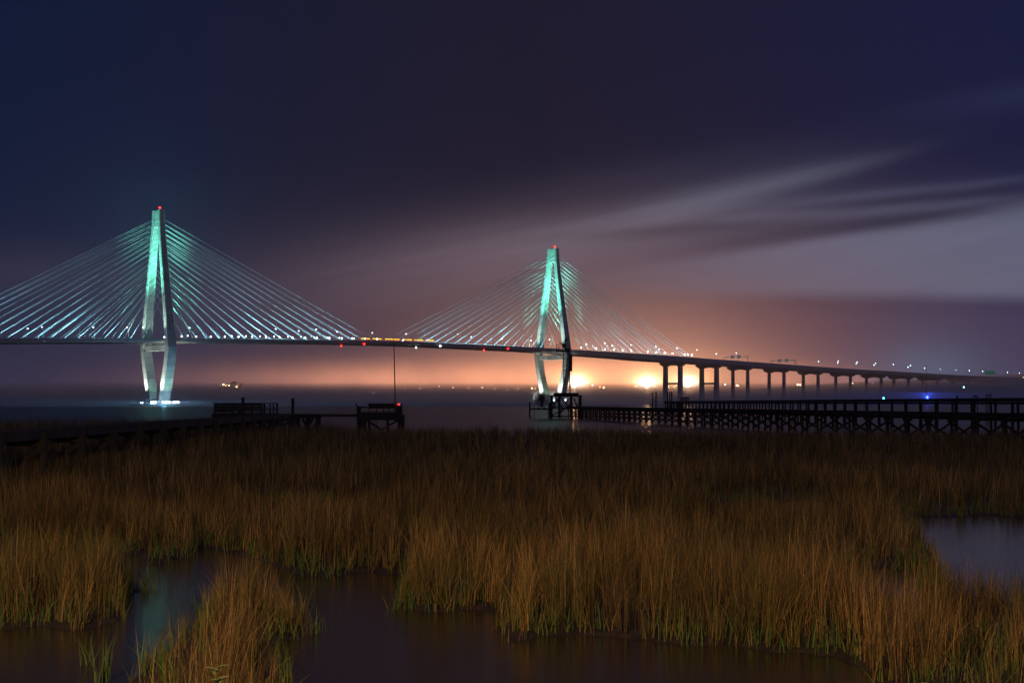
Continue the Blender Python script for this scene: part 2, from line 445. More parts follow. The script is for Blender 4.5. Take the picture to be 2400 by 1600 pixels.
# cable floodlights: dots where the cables meet the deck
for px in (425.5, 459.5, 493.6, 526.7, 559, 591, 623, 655, 685, 715, 742, 772, 801, 829, 855, 883.6):
    s = s_at(px, 20.2); fx_ = MB().ball(B(s, 20.4, zt(s)+1.9), .45).build('cable_floodlight', 'flood', bridge); MB().tube(B(s, 20.4, zt(s)-.2), B(s, 20.4, zt(s)+1.4), .10).build('post', 'steel', fx_)
for px in (440, 543.6, 577, 610, 643, 675, 706, 737, 768, 796, 825.5):
    s = s_at(px, -20.2); fx_ = MB().ball(B(s, -20.4, zt(s)+4.2), .38).build('cable_floodlight', 'flood', bridge); MB().tube(B(s, -20.4, zt(s)-.2), B(s, -20.4, zt(s)+3.6), .10).build('post', 'steel', fx_)
for px in (1361.6, 1397, 1418, 1438.5, 1459, 1479, 1518, 1538, 1557.6, 1576, 1604.6, 1612, 1621.6):
    s = s_at(px, 20.2); fx_ = MB().ball(B(s, 20.4, zt(s)+2.8), .52).build('cable_floodlight', 'flood', bridge); MB().tube(B(s, 20.4, zt(s)-.2), B(s, 20.4, zt(s)+2.2), .10).build('post', 'steel', fx_)
for px in (385, 944): 
    s = s_at(px, 20.2); fx_ = MB().ball(B(s, 20.4, zt(s)+1.4), .45).build('cable_floodlight', 'flood', bridge); MB().tube(B(s, 20.4, zt(s)-.2), B(s, 20.4, zt(s)+1.0), .10).build('post', 'steel', fx_)
# lamps hanging under the deck that mark the channel
for px, py, mm in ((798.5, 810, 'red'), (852.5, 806.3, 'red'), (1133, 820.5, 'red'), (1189.5, 817, 'red'), (974, 814.5, 'flood'), (1031, 811, 'flood')):
    s = s_at(px, 21); p = B(s, 21.8, 0); z = EYE+(HOR-py)/F*p.y
    fx_ = MB().ball((p.x, p.y, z), .85 if mm == 'red' else .6).build('navigation_lamp', mm, bridge); MB().tube((p.x, p.y, z+.3), (p.x, p.y, zb(s)+1.2), .15).build('hanger', 'steel', fx_)
# approach piers: two columns under a haunched cap
for k, px in enumerate((1577, 1662, 1735, 1820, 1900, 1976, 2048, 2112, 2180, 2250, 2315)):
    s = s_at(px, 0); z = zb(s)-.15; hw = 12.0; cw = 2.1 if k < 2 else 1.5
    m = MB()
    top = [(-20.5, z), (20.5, z)]
    out = [(-20.5, z), (-20.5, z-1.6), (-15.5, z-4.4), (-9, z-4.6), (-5, z-3.6), (5, z-3.6), (9, z-4.6), (15.5, z-4.4), (20.5, z-1.6), (20.5, z)]
    m.hexa([B(s-2.2, t, zz) for t, zz in out], [B(s+2.2, t, zz) for t, zz in out])
    pier = m.build('pier', 'deckc', bridge)
    for sd in (1, -1):
        a = cw
        MB().hexa([B(s+x*1.25, sd*hw+y*1.2, -2) for x, y in ((-a, -a), (a, -a), (a, a), (-a, a))],
                  [B(s+x, sd*hw+y, z-4.4) for x, y in ((-a, -a), (a, -a), (a, a), (-a, a))]).build('column', 'deckc', pier)
    if k < 2:
        zc = EYE+(HOR-898.5)/F*B(s, 0, 0).y
        MB().bar(B(s, -hw+cw*1.1, zc), B(s, hw-cw*1.1, zc), 2.2, 2.2).build('strut', 'deckc', pier)
for k, px in enumerate((100, -60)):      # piers left of the picture edge only matter from the side
    pass

# ---- light on towers and cables (spots for the floodlights; deck-edge strips are added)
CW, TEAL, GW = (.70, .92, 1.0), (.20, 1.0, .74), (.64, .94, .76)
for ti, st in enumerate((0.0, 471.0)):
    k = (1.0, 1.15)[ti]
    # teal on the upper shaft
    for dr in (-1, 1):
        for sd in (1, -1):
            lamp('SPOT', 'tower_uplight', B(st+dr*32, sd*9, zt(st)+1.5), B(st, sd*6, 160), 1000000*k, TEAL, rad(46), .9, .8)
            lamp('SPOT', 'tower_uplight', B(st+dr*22, sd*17, zt(st)+1.0), B(st, sd*wz(90), 84), 52000*k, GW, rad(60), .9, .5)
            # lower legs from the island
            lamp('SPOT', 'base_uplight', B(st+dr*17, sd*14, 5), B(st, sd*19, 36), 105000*k, (.85, .95, .85), rad(62), .8, .5)
            # stay cables: added strip lights along the deck edge in place of single floodlights
            LL = 172.0; sc = st+dr*(26+LL/2)
            al = bpy.data.lights.new('added_cable_strip', 'AREA'); al.shape = 'RECTANGLE'; al.size = LL; al.size_y = .3
            al.energy = 40000*(.62 if (ti == 1 and dr == 1) else 1.0)*(1.12 if ti else 1.0); al.color = (.36, .80, 1.0)
            ao = bpy.data.objects.new('added_cable_strip', al); C.objects.link(ao)
            za_, zb__ = zt(sc-LL/2), zt(sc+LL/2); pA, pB = B(sc-LL/2, sd*23.6, za_+.45), B(sc+LL/2, sd*23.6, zb__+.45)
            xa = (pB-pA).normalized(); up_dir = (Vector((0, 0, 1))-ND*sd*.18-UD*dr*.35).normalized(); zz_ = -up_dir
            zz_ = (zz_-xa*zz_.dot(xa)).normalized(); ya = zz_.cross(xa)
            from mathutils import Matrix
            mt = Matrix((xa, ya, zz_)).transposed().to_4x4(); mt.translation = (pA+pB)/2; ao.matrix_world = mt
            lamp('SPOT', 'cable_uplight', B(st+dr*100, sd*23.4, zt(st+dr*100)+.3), B(st+dr*22, sd*11, 148), 150000*k*(.35 if (ti == 1 and dr == 1) else 1.0), (.30, .86, 1.0), rad(42), .9, .6)
    for sd in (1, -1):
        if ti == 0 or sd == -1: lamp('SPOT', 'leg_uplight', B(st-3, sd*31, 3), B(st, sd*18, 26), 14000*k, (.35, 1.0, .42), rad(50), .9, .4)
        lamp('SPOT', 'leg_uplight', B(st, 0, 5), B(st, sd*22, 36), 8000*k, (.45, 1.0, .55), rad(50), .9, .4)
# ---- street lamps on the deck
def make_street_lamp(lit):
    t = thing('street_lamp', None, 'street lamp', (0, 0, 0))
    MB().tube((0, 0, 0), (0, 0, 10.6), .14, 8, .08).build('pole', 'steel', t)
    MB().tube((0, 0, 10.5), (0, 1.1, 11.15), .07, 6).tube((0, 1.1, 11.15), (0, 2.3, 11.2), .07, 6).build('arm', 'steel', t)
    MB().hexa([(-.28, 2.1, 11.05), (.28, 2.1, 11.05), (.28, 3.3, 11.05), (-.28, 3.3, 11.05)], [(-.15, 2.1, 11.3), (.15, 2.1, 11.3), (.15, 3.3, 11.3), (-.15, 3.3, 11.3)]).build('lamp_housing', 'steel', t)
    MB().ball((0, 2.8, 10.95), .47 if lit else .28, 8, 5, .8).build('lamp_globe', 'white' if lit else 'dim', t)
    return t
lit_p, dim_p = make_street_lamp(True), make_street_lamp(False)
ul, ud = [], []
lamps = [(65, 768, 1), (98, 764, 1), (219, 764, 1), (298, 768, 1), (335, 764.5, 1), (444.5, 765.5, 1), (607, 772, 1), (646, 768, 1), (700, 774, 1), (741, 770, 1), (790, 777, 1),
         (873, 778.6, 1), (952, 782, 1), (995, 779, 0), (1028, 786, 0), (1073, 782, 1), (1105, 788, 1), (1147.6, 785.5, 0), (1177, 792.5, 1), (1245, 796.7, 1), (1288, 793.5, 1),
         (1374, 805.6, 1), (1417.6, 803, 1), (1435, 810, 1), (1479, 808, 1), (1491, 815, 0), (1537, 813, 1), (1544.5, 820, 1), (1587.4, 817.5, 1), (1633, 821, 1), (1679, 831, 1),
         (1726, 829.5, 1), (1774, 838, 0), (1870, 845, 0), (1918.5, 849, 1), (1965, 847, 1), (1963.5, 851, 1), (2009, 850, 1), (2007, 854, 1), (2052, 852, 1), (2048.5, 857, 1), (2094, 855, 1),
         (2128, 861.5, 1), (2134, 857, 1), (2167, 863.5, 1), (2204, 865.5, 1), (2240, 867, 1), (2272, 868.4, 1), (2303, 870, 1), (2332, 871.5, 1), (2361.5, 873, 1), (2389.5, 874.5, 1),
         (183, 768, 0), (508, 770, 0), (552, 767, 0), (915, 776, 0)]
rows = []
for px, py, lit in lamps:
    best = None
    for t in (18.9, -18.9):
        s = s_at(px, t*(1-2.8/18.9)); zz = zt(s)-1.1+10.9; p = B(s, t, 0)
        e = abs(HOR-(zz-EYE)/p.y*F-py)
        if best is None or e < best[0]: best = (e, s, t)
    rows.append((best[1], best[2], lit, px))
cnt = {}
for s, t, lit, px in sorted(rows, key=lambda r: abs(r[0]-235)):
    pass
for seg, cond, key, txt in (('a', lambda s: s < 0, lambda s: -s, 'left of the nearer left tower'), ('b', lambda s: 0 <= s < 240, lambda s: s, 'right of the nearer left tower'),
                            ('c', lambda s: 240 <= s < 471, lambda s: 471-s, 'left of the middle tower'), ('d', lambda s: 471 <= s < 680, lambda s: s-471, 'right of the middle tower'),
                            ('e', lambda s: s >= 680, lambda s: s, 'past the last cable')):
    for side, word in ((1, 'near'), (-1, 'far')):
        for lit in (1, 0):
            g = sorted([r for r in rows if cond(r[0]) and (r[1] > 0) == (side > 0) and r[2] == lit], key=lambda r: key(r[0]))
            for i, (s, t, _, px) in enumerate(g):
                p = B(s, t, zt(s)-1.12)
                lab = '%s street lamp on %s deck edge, %s %s' % ('lit' if lit else 'unlit', word, ORD[i], txt)
                rz = ANG if t > 0 else ANG+math.pi
                inst(lit_p if lit else dim_p, ul if lit else ud, p, rz, lab, 'lit street lamps along the bridge deck' if lit else 'unlit street lamps along the bridge deck')

# ---- road sign gantries on the approach
def gantry(pa, pb, sa, sb, ztop, label):
    s0, s1 = s_at(pa, 18.5), s_at(pb, -18.5); s = (s_at(pa, 18.5)+s_at(pb, -18.5))/2
    sm = s_at((sa+sb)/2, 0)
    t = thing('sign_gantry', label, 'road sign', B(sm, 0, zt(sm)-1.1), 'road sign gantries over the approach')
    z0 = zt(sm)-1.1
    for sd in (1, -1):
        MB().tube(B(sm, sd*19.3, z0), B(sm, sd*19.3, z0+8.2), .28).build('post', 'steel', t)
    m = MB()
    for dz in (6.9, 8.0): m.tube(B(sm, -19.3, z0+dz), B(sm, 19.3, z0+dz), .14)
    for k in range(14): m.tube(B(sm, -19.3+k*2.97, z0+(6.9 if k % 2 else 8.0)), B(sm, -19.3+(k+1)*2.97, z0+(8.0 if k % 2 else 6.9)), .08)
    m.build('truss', 'steel', t)
    for c, w in ((-5.2, 5.6), (5.6, 5.2)):
        m = MB().hexa([B(sm-.45, c-w/2, z0+5.6), B(sm-.3, c-w/2, z0+5.6), B(sm-.3, c+w/2, z0+5.6), B(sm-.45, c+w/2, z0+5.6)],
                      [B(sm-.45, c-w/2, z0+9.4), B(sm-.3, c-w/2, z0+9.4), B(sm-.3, c+w/2, z0+9.4), B(sm-.45, c+w/2, z0+9.4)])
        sp_ = m.build('sign_panel', 'signback', t)
        r = MB()
        for k in range(5):
            a = c-w/2+.4+k*(w-.8)/4; r.bar(B(sm-.56, a, z0+5.5), B(sm-.56, a, z0+9.5), .15, .15)
        r.build('stiffener', 'steel', sp_)
gantry(1703, 1738, 1716, 1733, 0, 'sign gantry nearer the cables, pale ribbed back of its sign panels visible')
gantry(1820, 1850, 1826, 1845, 0, 'sign gantry farther down the approach with two dark teal panels')
s = s_at(2322, 0)
t = thing('lit_road_sign', 'dim green lit road sign fading into fog near the far deck end', 'road sign', B(s, 0, zt(s)-1.1))
for sd in (-1, 1): MB().tube(B(s, sd*9, zt(s)-1.1), B(s, sd*9, zt(s)+6), .3).build('post', 'steel', t)
M['gsign'] = mat('green_sign', (.02, .25, .18), .5, emit=(.02, .38, .25), estr=.16)
MB().bar(B(s, -10, zt(s)+7.2), B(s, 8, zt(s)+7.2), .3, 6).build('sign_panel', 'gsign', t)

# ---- parked trucks invented to carry a passing vehicle's amber light trail at midspan
def make_trail_truck(L, n):
    t = thing('light_trail_truck', None, 'truck', (0, 0, 0))
    h = L/2
    b = MB(); b.box(-h, h-2.6, -1.2, 1.2, .95, 1.2); b.box(-h+.2, h-2.9, -1.15, 1.15, 1.21, 2.3)
    b.build('flatbed', 'paint', t)
    cab = MB().hexa([(h-2.4, -1.15, .7), (h, -1.15, .7), (h, 1.15, .7), (h-2.4, 1.15, .7)], [(h-2.4, -1.1, 2.7), (h-.7, -1.05, 2.7), (h-.7, 1.05, 2.7), (h-2.4, 1.1, 2.7)]).build('cab', 'paint', t)
    MB().box(h-2.0, h-.95, -1.17, 1.17, 1.75, 2.4).build('side_window', 'glass', cab)
    for x in (-h+1.2, -h+2.4, h-1.2):
        for y in (-1.05, 1.05):
            MB().tube((x, y-.15, .5), (x, y+.15, .5), .5, 14).build('wheel', 'tyre', t)
    rk = MB()
    for x in np.linspace(-h+.4, h-1.4, 4): rk.tube((x, 0, 2.3), (x, 0, 3.15), .06, 6)
    rk.tube((-h+.3, 0, 3.15), (h-1.2, 0, 3.15), .06, 6)
    rk.build('beacon_rack', 'steel', t)
    am = MB()
    for i, x in enumerate(np.linspace(-h+.5, h-1.4, n)): am.ball((x, 0, 3.55), .42 if i % 2 else .34, 8, 5)
    am.build('amber_beacon', 'amber', t)
    rm = MB()
    for i, x in enumerate(np.linspace(-h+.3, h-.6, max(3, n//2))): rm.box(x-.35, x+.35, -1.32, -1.21, 2.05, 2.4)
    rm.build('marker_lamp', 'redfaint', t)
    return t
ts, tl = make_trail_truck(11.5, 8), make_trail_truck(18.5, 13)
us, ul2 = [], []
for (a, b), lab in zip(((844.6, 869), (872, 897), (901, 940), (944.5, 967), (970, 994.5), (997.7, 1018)),
        ('stand-in truck for the amber light trail, leftmost of the midspan row', 'short stand-in truck for the amber light trail, left of the longest one', 'longest stand-in truck for the amber light trail, with a long beacon row',
         'short stand-in truck for the amber light trail, just right of the longest one', 'second stand-in truck for the amber light trail from the right end', 'stand-in truck for the amber light trail, rightmost of the midspan row')):
    s = s_at((a+b)/2, 12); long = b-a > 30
    inst(tl if long else ts, ul2 if long else us, B(s, 12, zt(s)-1.1), ANG, lab, 'stand-in trucks for the amber light trail')
def make_car():
    t = thing('car', None, 'car', (0, 0, 0))
    MB().hexa([(-2.2, -.85, .35), (2.2, -.85, .35), (2.2, .85, .35), (-2.2, .85, .35)], [(-2.2, -.85, .95), (2.2, -.8, .85), (2.2, .8, .85), (-2.2, .85, .95)]).build('body', 'paint', t)
    MB().hexa([(-1.9, -.78, .96), (1.0, -.78, .92), (1.0, .78, .92), (-1.9, .78, .96)], [(-1.3, -.62, 1.5), (.4, -.62, 1.5), (.4, .62, 1.5), (-1.3, .62, 1.5)]).build('cabin', 'glass', t)
    for x in (-1.35, 1.35):
        for y in (-.78, .78): MB().tube((x, y-.1, .33), (x, y+.1, .33), .33, 12).build('wheel', 'tyre', t)
    for y in (-.6, .6): MB().box(-2.32, -2.2, y-.22, y+.22, .68, .92).build('tail_light', 'redfaint', t)
    return t
car = make_car(); uc = []
for i, (px, lab) in enumerate(((60, 'dark car with red tail lights on the deck, nearest the left picture edge'), (205, 'dark car with red tail lights midway between picture edge and left tower'),
                               (2030, 'car with red tail lights on the lower approach, left of the blue beacon'), (2120, 'car with red tail lights on the lower approach above the blue beacon'))):
    s = s_at(px, 14); inst(car, uc, B(s, 15, zt(s)-1.1), ANG, lab, 'cars with red tail lights on the bridge')

# ------------------------------------------------------------------ far shore lights and buildings
def make_shore(mm, r):
    t = thing('shore_light', None, 'shore light', (0, 0, 0))
    MB().tube((0, 0, -34), (0, 0, -.5), .35, 6).build('mast', 'dark', t)
    MB().ball((0, 0, 0), r).build('lamp_head', mm, t)
    return t
pw, pb, pd = make_shore('warm', 1.5), make_shore('bluish', 1.3), make_shore('warm', .8)
uw, ub, up_ = [], [], []
DS = 2620
shore = [(1246.8, 909.7, 'w', 'warm shore light left of the boat lift tower, brighter of a close pair'), (1254.5, 910.5, 'd', 'small warm shore light beside the brighter one left of the middle tower foot'),
         (1189.4, 912.6, 'd', 'faint warm shore light between the flagpole and the middle tower'), (1375, 895.5, 'd', 'tiny warm light above the horizon just right of the first white glare'),
         (1389, 902.5, 'b', 'small blue-white light right of the first white glare'), (1406, 906.6, 'd', 'faint warm dot left of the brighter warm light between two glares'),
         (1415, 908, 'w', 'warm shore light low between the first and second white glares'), (1490, 905, 'd', 'faint warm dot just left of the second white glare'),
         (1534.6, 905.7, 'd', 'faint warm dot just right of the second white glare'), (1567, 906.5, 'd', 'warm dot under the strut of the first pier, left one'),
         (1580.6, 906.7, 'd', 'warm dot under the strut of the first pier, right one'), (1700, 900.5, 'b', 'blue-white light between the second and third piers'),
         (1727, 903.0, 'w', 'warm light inside the third pier frame, left of a touching pair'), (1731, 903.8, 'd', 'smaller warm light of the touching pair inside the third pier frame'),
         (1869.6, 901.3, 'w', 'bright warm light left of the fifth pier, left of a pair'), (1875.5, 901.8, 'w', 'bright warm light left of the fifth pier, right of a pair'),
         (1998.7, 898.3, 'w', 'bright warm light just right of the sixth pier'), (2045, 897, 'b', 'blue-white light between the columns of the seventh pier'),
         (799, 921, 'd', 'very faint shore light, leftmost of four below the orange glow'), (837, 921, 'd', 'very faint shore light, second of four below the orange glow'),
         (875, 920.5, 'd', 'faint shore light, third of four below the orange glow'), (912, 920.5, 'd', 'faint shore light right beside the flagpole base'),
         (2399, 884, 'w', 'orange light at the right picture edge beyond the deck end')]
shore += [(px_, py_, 'd', 'tiny warm light under the orange glow, %s of eight counted rightward from the flagpole' % ORD[i_]) for i_, (px_, py_) in enumerate(((950, 911), (985, 910), (1030, 906), (1062, 908), (1098, 909.5), (1130, 908), (1160, 911), (1215, 910)))]
for px, py, k, lab in shore:
    pr, us_ = {'w': (pw, uw), 'b': (pb, ub), 'd': (pd, up_)}[k]
    inst(pr, us_, at(px, py, DS), 0, lab, 'lights on the far shore')
def make_glare():
    t = thing('floodlight_mast', None, 'floodlight', (0, 0, 0))
    MB().tube((0, 0, -36), (0, 0, -1.5), .6, 8, .35).build('mast', 'dark', t)
    MB().box(-3.2, 3.2, -.3, .3, -1.4, -1.1).box(-3.2, 3.2, -.3, .3, 1.1, 1.4).build('frame', 'steel', t)
    for x in (-2.2, 0, 2.2): MB().ball((x, 0, 0), 1.0).build('lamp_head', 'base', t)
    return t
gm = make_glare(); ug = []
for px, py, lab in ((1346, 905, 'blazing white floodlight mast just right of the middle tower foot'), (1517, 904, 'blazing white floodlight mast left of the first approach pier'),
                    (1611, 903, 'blazing white floodlight mast right of the first approach pier')):
    inst(gm, ug, at(px, py, DS+40), 0, lab, 'floodlight masts glaring on the far shore')
    lamp('POINT', 'floodlight_glow', at(px, py-1, DS+25), None, 2600000, (1.0, .52, .24), radius=3)
# hotel with lit windows
t = thing('hotel_building', 'distant dim building with scattered lit windows left of the orange glow', 'building', at(544, 912, 2400))
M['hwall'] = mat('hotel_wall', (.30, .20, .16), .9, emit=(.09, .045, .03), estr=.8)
p0, p1 = at(528, 898, 2400), at(566, 915, 2400)
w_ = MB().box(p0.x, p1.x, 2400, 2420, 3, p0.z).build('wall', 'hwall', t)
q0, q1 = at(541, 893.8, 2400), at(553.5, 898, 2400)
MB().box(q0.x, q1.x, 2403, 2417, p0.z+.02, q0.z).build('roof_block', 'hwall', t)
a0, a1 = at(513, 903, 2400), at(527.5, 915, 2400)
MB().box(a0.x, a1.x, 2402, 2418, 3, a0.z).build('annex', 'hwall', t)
M['win1'] = mat('lit_window', (.4, .3, .2), .5, emit=(1, .72, .35), estr=5); M['win2'] = mat('dim_window', (.4, .3, .2), .5, emit=(1, .5, .30), estr=.5)
for px, py, mm, w, h in ((523.5, 900.7, 'win1', 1.5, 1.4), (529, 903.3, 'win1', .9, .8), (533, 903.5, 'win2', 1.6, 1), (537, 902.9, 'win1', 1.0, 1), (532, 900.8, 'win2', 1.6, 1.2),
                         (555, 900.9, 'win2', 1.2, 1), (559, 901, 'win2', 1.4, 1.2), (550, 905.7, 'win2', 1.1, .9), (554.4, 906.3, 'win1', 1.4, 1.4), (558, 906.4, 'win2', 1, 1),
                         (516, 903.5, 'win2', 1.3, 1), (541, 908.5, 'win2', .8, .8), (563, 911.5, 'win2', .8, .8), (547, 901, 'win2', .7, .7)):
    p = at(px, py, 2399.6 if px > 528 else 2399.6)
    MB().box(p.x-w, p.x+w, 2399.5, 2399.9, p.z-h, p.z+h).build('window', mm, t)
# beacons over the water
def beacon(px, py, Yd, mm, label, r, name='channel_beacon', zb_=0):
    p = at(px, py, Yd); t = thing(name, label, 'beacon', (p.x, p.y, 0))
    MB().tube((p.x, p.y, -1), (p.x, p.y, p.z-r), .22, 8, .12).build('pile', 'dark', t)
    MB().ball(p, r).build('lamp_head', mm, t)
beacon(2173, 931, 1500, 'blue', 'brilliant blue beacon above the right-hand pier, mirrored in the water', 1.7)
lamp('POINT', 'blue_beacon_glow', at(2173, 930, 1496), None, 45000, (.04, .10, 1.0), radius=1)
beacon(2071, 932.8, 1300, 'cyan', 'small cyan beacon just above the pier, left of the blue one', .85)
beacon(2259, 907, 1700, 'green', 'small pale green beacon right of the blue one, higher up', .9)
p = at(2171, 912, 1400)
m = MB().tube((p.x, p.y, -1), (p.x, p.y, at(0, 856, 1400).z), .30, 8, .16)
solo(m, 'slender_mast', 'dark', 'tall thin dark mast rising past the deck above the blue beacon', 'mast')

# ------------------------------------------------------------------ docks
def lerp(a, b, k): return a+(b-a)*k
def path_box(m, a, b, w, z0, z1, side=0.0):
    d = (Vector(b)-Vector(a)); d.z = 0; d.normalize(); n = Vector((d.y, -d.x, 0))
    A, Bb = Vector(a)+n*side, Vector(b)+n*side
    c = lambda p, q, z: (p.x+n.x*q, p.y+n.y*q, z)
    m.hexa([c(A, -w/2, z0), c(A, w/2, z0), c(Bb, w/2, z0), c(Bb, -w/2, z0)], [c(A, -w/2, z1), c(A, w/2, z1), c(Bb, w/2, z1), c(Bb, -w/2, z1)])
    return m
def pier_dock(name, label, a, b, zt0, zt1, width, nb, depth, braces, mname, pr=.14, zdrop=0.3, rails=False):
    a, b = Vector((a[0], a[1], 0)), Vector((b[0], b[1], 0)); L = (b-a).length
    d = (b-a).normalized(); n = Vector((d.y, -d.x, 0))
    t = thing(name, label, 'pier', (a.x, a.y, 0))
    # planks
    m = MB(); npl = int(L/.45)
    for i in range(npl):
        p = a+d*(i*L/npl); q = a+d*((i+.96)*L/npl); z = lerp(zt0, zt1, i/npl)+random.uniform(-.006, .006)
        path_box(m, p, q, width+random.uniform(-.05, .05), z-.05, z)
    m.build('deck_planks', mname, t)
    for sd in (-1, 0, 1):
        m = MB(); k = 12
        for i in range(k):
            z0, z1 = lerp(zt0, zt1, i/k), lerp(zt0, zt1, (i+1)/k); o = n*(sd*(width/2-.1))
            m.bar(a+d*(i*L/k)+o+Vector((0, 0, z0-.055-depth/2)), a+d*((i+1)*L/k)+o+Vector((0, 0, z1-.055-depth/2)), .09, depth)
        m.build('stringer', mname, t)
    for i in range(nb):
        c = a+d*(L*(i+.5)/nb+random.uniform(-.15, .15)); z = lerp(zt0, zt1, (i+.5)/nb)-.06-depth
        for sd in (-1, 1):
            lean = Vector((random.uniform(-.06, .06), random.uniform(-.06, .06), 0))
            h = c+n*(sd*(width/2-.12))
            MB().tube(h+lean*2+Vector((0, 0, -1.2)), h+Vector((0, 0, z-.0)), pr*random.uniform(.9, 1.15), 9).build('pile', mname, t)
        m = MB(); m.bar(c-n*(width/2+.12)+Vector((0, 0, z-.12)), c+n*(width/2+.12)+Vector((0, 0, z-.12)), .30, .2)
        if braces:
            for s1 in (-1, 1):
                o = d*(.17*s1)
                m.bar(c+o-n*(s1*(width/2+.05))+Vector((0, 0, z-.25)), c+o+n*(s1*(width/2+.05))+Vector((0, 0, .15)), .05, .16)
        m.build('pile_bent', mname, t)
    return t
pa = at(2600, 975, 66); pb_ = at(1342, 952, 240)
pier_dock('timber_pier', 'near low timber pier with cross-braced piles running out from the right', (31.5, 69), (10.4, 240), 2.0, 2.0, 1.9, 48, .22, True, 'timber2', .10)
pier_dock('timber_pier', 'higher timber pier behind, its deck on rows of bare slender piles', (42.2, 100), (38.3, 340), 3.02, 3.02, 1.7, 48, .26, False, 'timber2', .12)

# navigation range platform
t = thing('timber_platform', 'tall braced timber platform on piles in the water below the middle tower', 'platform', at(1326, 980, 240))
D = 240; k = D/F
wx = lambda px: (px-1200)*k
wzz = lambda py: EYE+(HOR-py)*k
MB().box(wx(1289.7), wx(1363), 237.5, 243, wzz(929.5), wzz(926)).box(wx(1298), wx(1355), 238.3, 242.2, wzz(925.9), wzz(920.5)).build('platform_deck', 'timber2', t)
for px in (1292.5, 1311, 1339, 1360):
    for yy in (238, 242.5):
        MB().tube((wx(px), yy, -1.2), (wx(px), yy, wzz(929.6)), .15, 9).build('pile', 'timber2', t)
m = MB()
for x0, y0, x1, y1, yy in ((1292, 962, 1309, 931, 237.9), (1300, 931, 1317, 955, 238.2), (1313, 931, 1337, 958, 237.9), (1337, 931, 1313, 958, 238.1), (1341, 931, 1354, 955, 237.9), (1348, 931, 1352, 955, 242.3), (1296, 931, 1300, 957, 242.3),
                           (1311, 970, 1339, 945, 242.4), (1292, 975, 1339, 950, 242.3)):
    MB().bar((wx(x0), yy, wzz(y0)), (wx(x1), yy, wzz(y1)), .07, .18).build('cross_brace', 'timber2', t)
m.bar((wx(1289), 237.8, wzz(975)), (wx(1363), 237.8, wzz(975)), .12, .2); m.bar((wx(1289), 242.6, wzz(957)), (wx(1363), 242.6, wzz(957)), .12, .2); m.bar((wx(1289), 237.8, wzz(953)), (wx(1312), 237.8, wzz(953)), .12, .2)
m.build('horizontal_beam', 'timber2', t)
m = MB()
for i in range(9): m.bar((wx(1353), 237.75, wzz(933+i*2.8)), (wx(1358), 237.75, wzz(933+i*2.8)), .04, .05)
m.bar((wx(1353), 237.75, wzz(931)), (wx(1353), 237.75, wzz(960)), .05, .05)
m.build('ladder', 'dark', t)
# stepped stair block inside the platform
m = MB()
for i in range(7): m.box(wx(1314+i*3.2), wx(1318+i*3.2), 239.5, 241, wzz(962-i*3.6)-.12, wzz(962-i*3.6))
m.build('stair', 'timber2', t)
# lattice tower
lt = thing('lattice_tower', 'black steel lattice light tower standing on the braced platform', 'tower', (wx(1328), 240.2, wzz(920.4)))
zb0, zt1_ = wzz(920.4), wzz(823)
cn = [(wx(1321), 239.5), (wx(1337), 239.5), (wx(1336), 241.0), (wx(1322), 241.0)]
ct = [(wx(1319.5), 239.6), (wx(1334), 239.6), (wx(1333), 240.9), (wx(1320.5), 240.9)]
for a, b in zip(cn, ct): MB().tube((*a, zb0), (*b, zt1_), .055, 6).build('leg', 'dark', lt)
m = MB(); NB = 11
for i in range(NB):
    q0, q1 = i/NB, (i+1)/NB
    for j in range(4):
        j2 = (j+1) % 4
        P = lambda j, q: Vector((lerp(cn[j][0], ct[j][0], q), lerp(cn[j][1], ct[j][1], q), lerp(zb0, zt1_, q)))
        a, b = (P(j, q0), P(j2, q1)) if (i+j) % 2 else (P(j2, q0), P(j, q1))
        m.tube(a, b, .032, 5)
        if i % 3 == 0: m.tube(P(j, q0), P(j2, q0), .03, 5)
m.build('lattice', 'dark', lt)
MB().box(wx(1303.5), wx(1336.5), 239.3, 241.3, wzz(824), wzz(821.5)).build('top_platform', 'dark', lt)
m = MB()
for x in (1304.5, 1310, 1336): 
    for yy in (239.35, 241.2): m.tube((wx(x), yy, wzz(821.5)), (wx(x), yy, wzz(807)), .025, 5)
for z in (807, 814): 
    for yy in (239.35, 241.2): m.tube((wx(1304.5), yy, wzz(z)), (wx(1336), yy, wzz(z)), .022, 5)
    m.tube((wx(1304.5), 239.35, wzz(z)), (wx(1304.5), 241.2, wzz(z)), .022, 5)
m.build('railing', 'dark', lt)
m = MB(); m.tube((wx(1305), 240, wzz(824)), (wx(1319), 240, wzz(838)), .05, 6); m.tube((wx(1334), 240, wzz(824)), (wx(1331), 240, wzz(830)), .05, 6); m.build('knee_brace', 'dark', lt)
m = MB(); m.tube((wx(1310.5), 240, wzz(800.5)), (wx(1330), 240, wzz(820)), .07, 6); m.build('boom', 'dark', lt)
m = MB(); m.tube((wx(1325), 240.2, wzz(821.5)), (wx(1325), 240.2, wzz(801)), .12, 8); m.ball((wx(1326.5), 240.2, wzz(796.5)), .30, 12, 8, .9); m.build('radome', 'dark', lt, True)
m = MB().ball((wx(1321.5), 240.1, wzz(809)), .34, 10, 7, .9); m.box(wx(1326), wx(1335), 239.8, 240.6, wzz(821.4), wzz(816)); m.build('lantern', 'dark', lt, True)
MB().box(wx(1333.5), wx(1341), 239.3, 241.0, wzz(869.5), wzz(831)).build('cabinet', 'dark', lt)
m = MB()
for a, b in (((1333, 869), (1333, 877)), ((1340, 869), (1340, 877)), ((1331, 877), (1340, 877))): m.tube((wx(a[0]), 239.6, wzz(a[1])), (wx(b[0]), 239.6, wzz(b[1])), .025, 5)
m.build('step_frame', 'dark', lt)

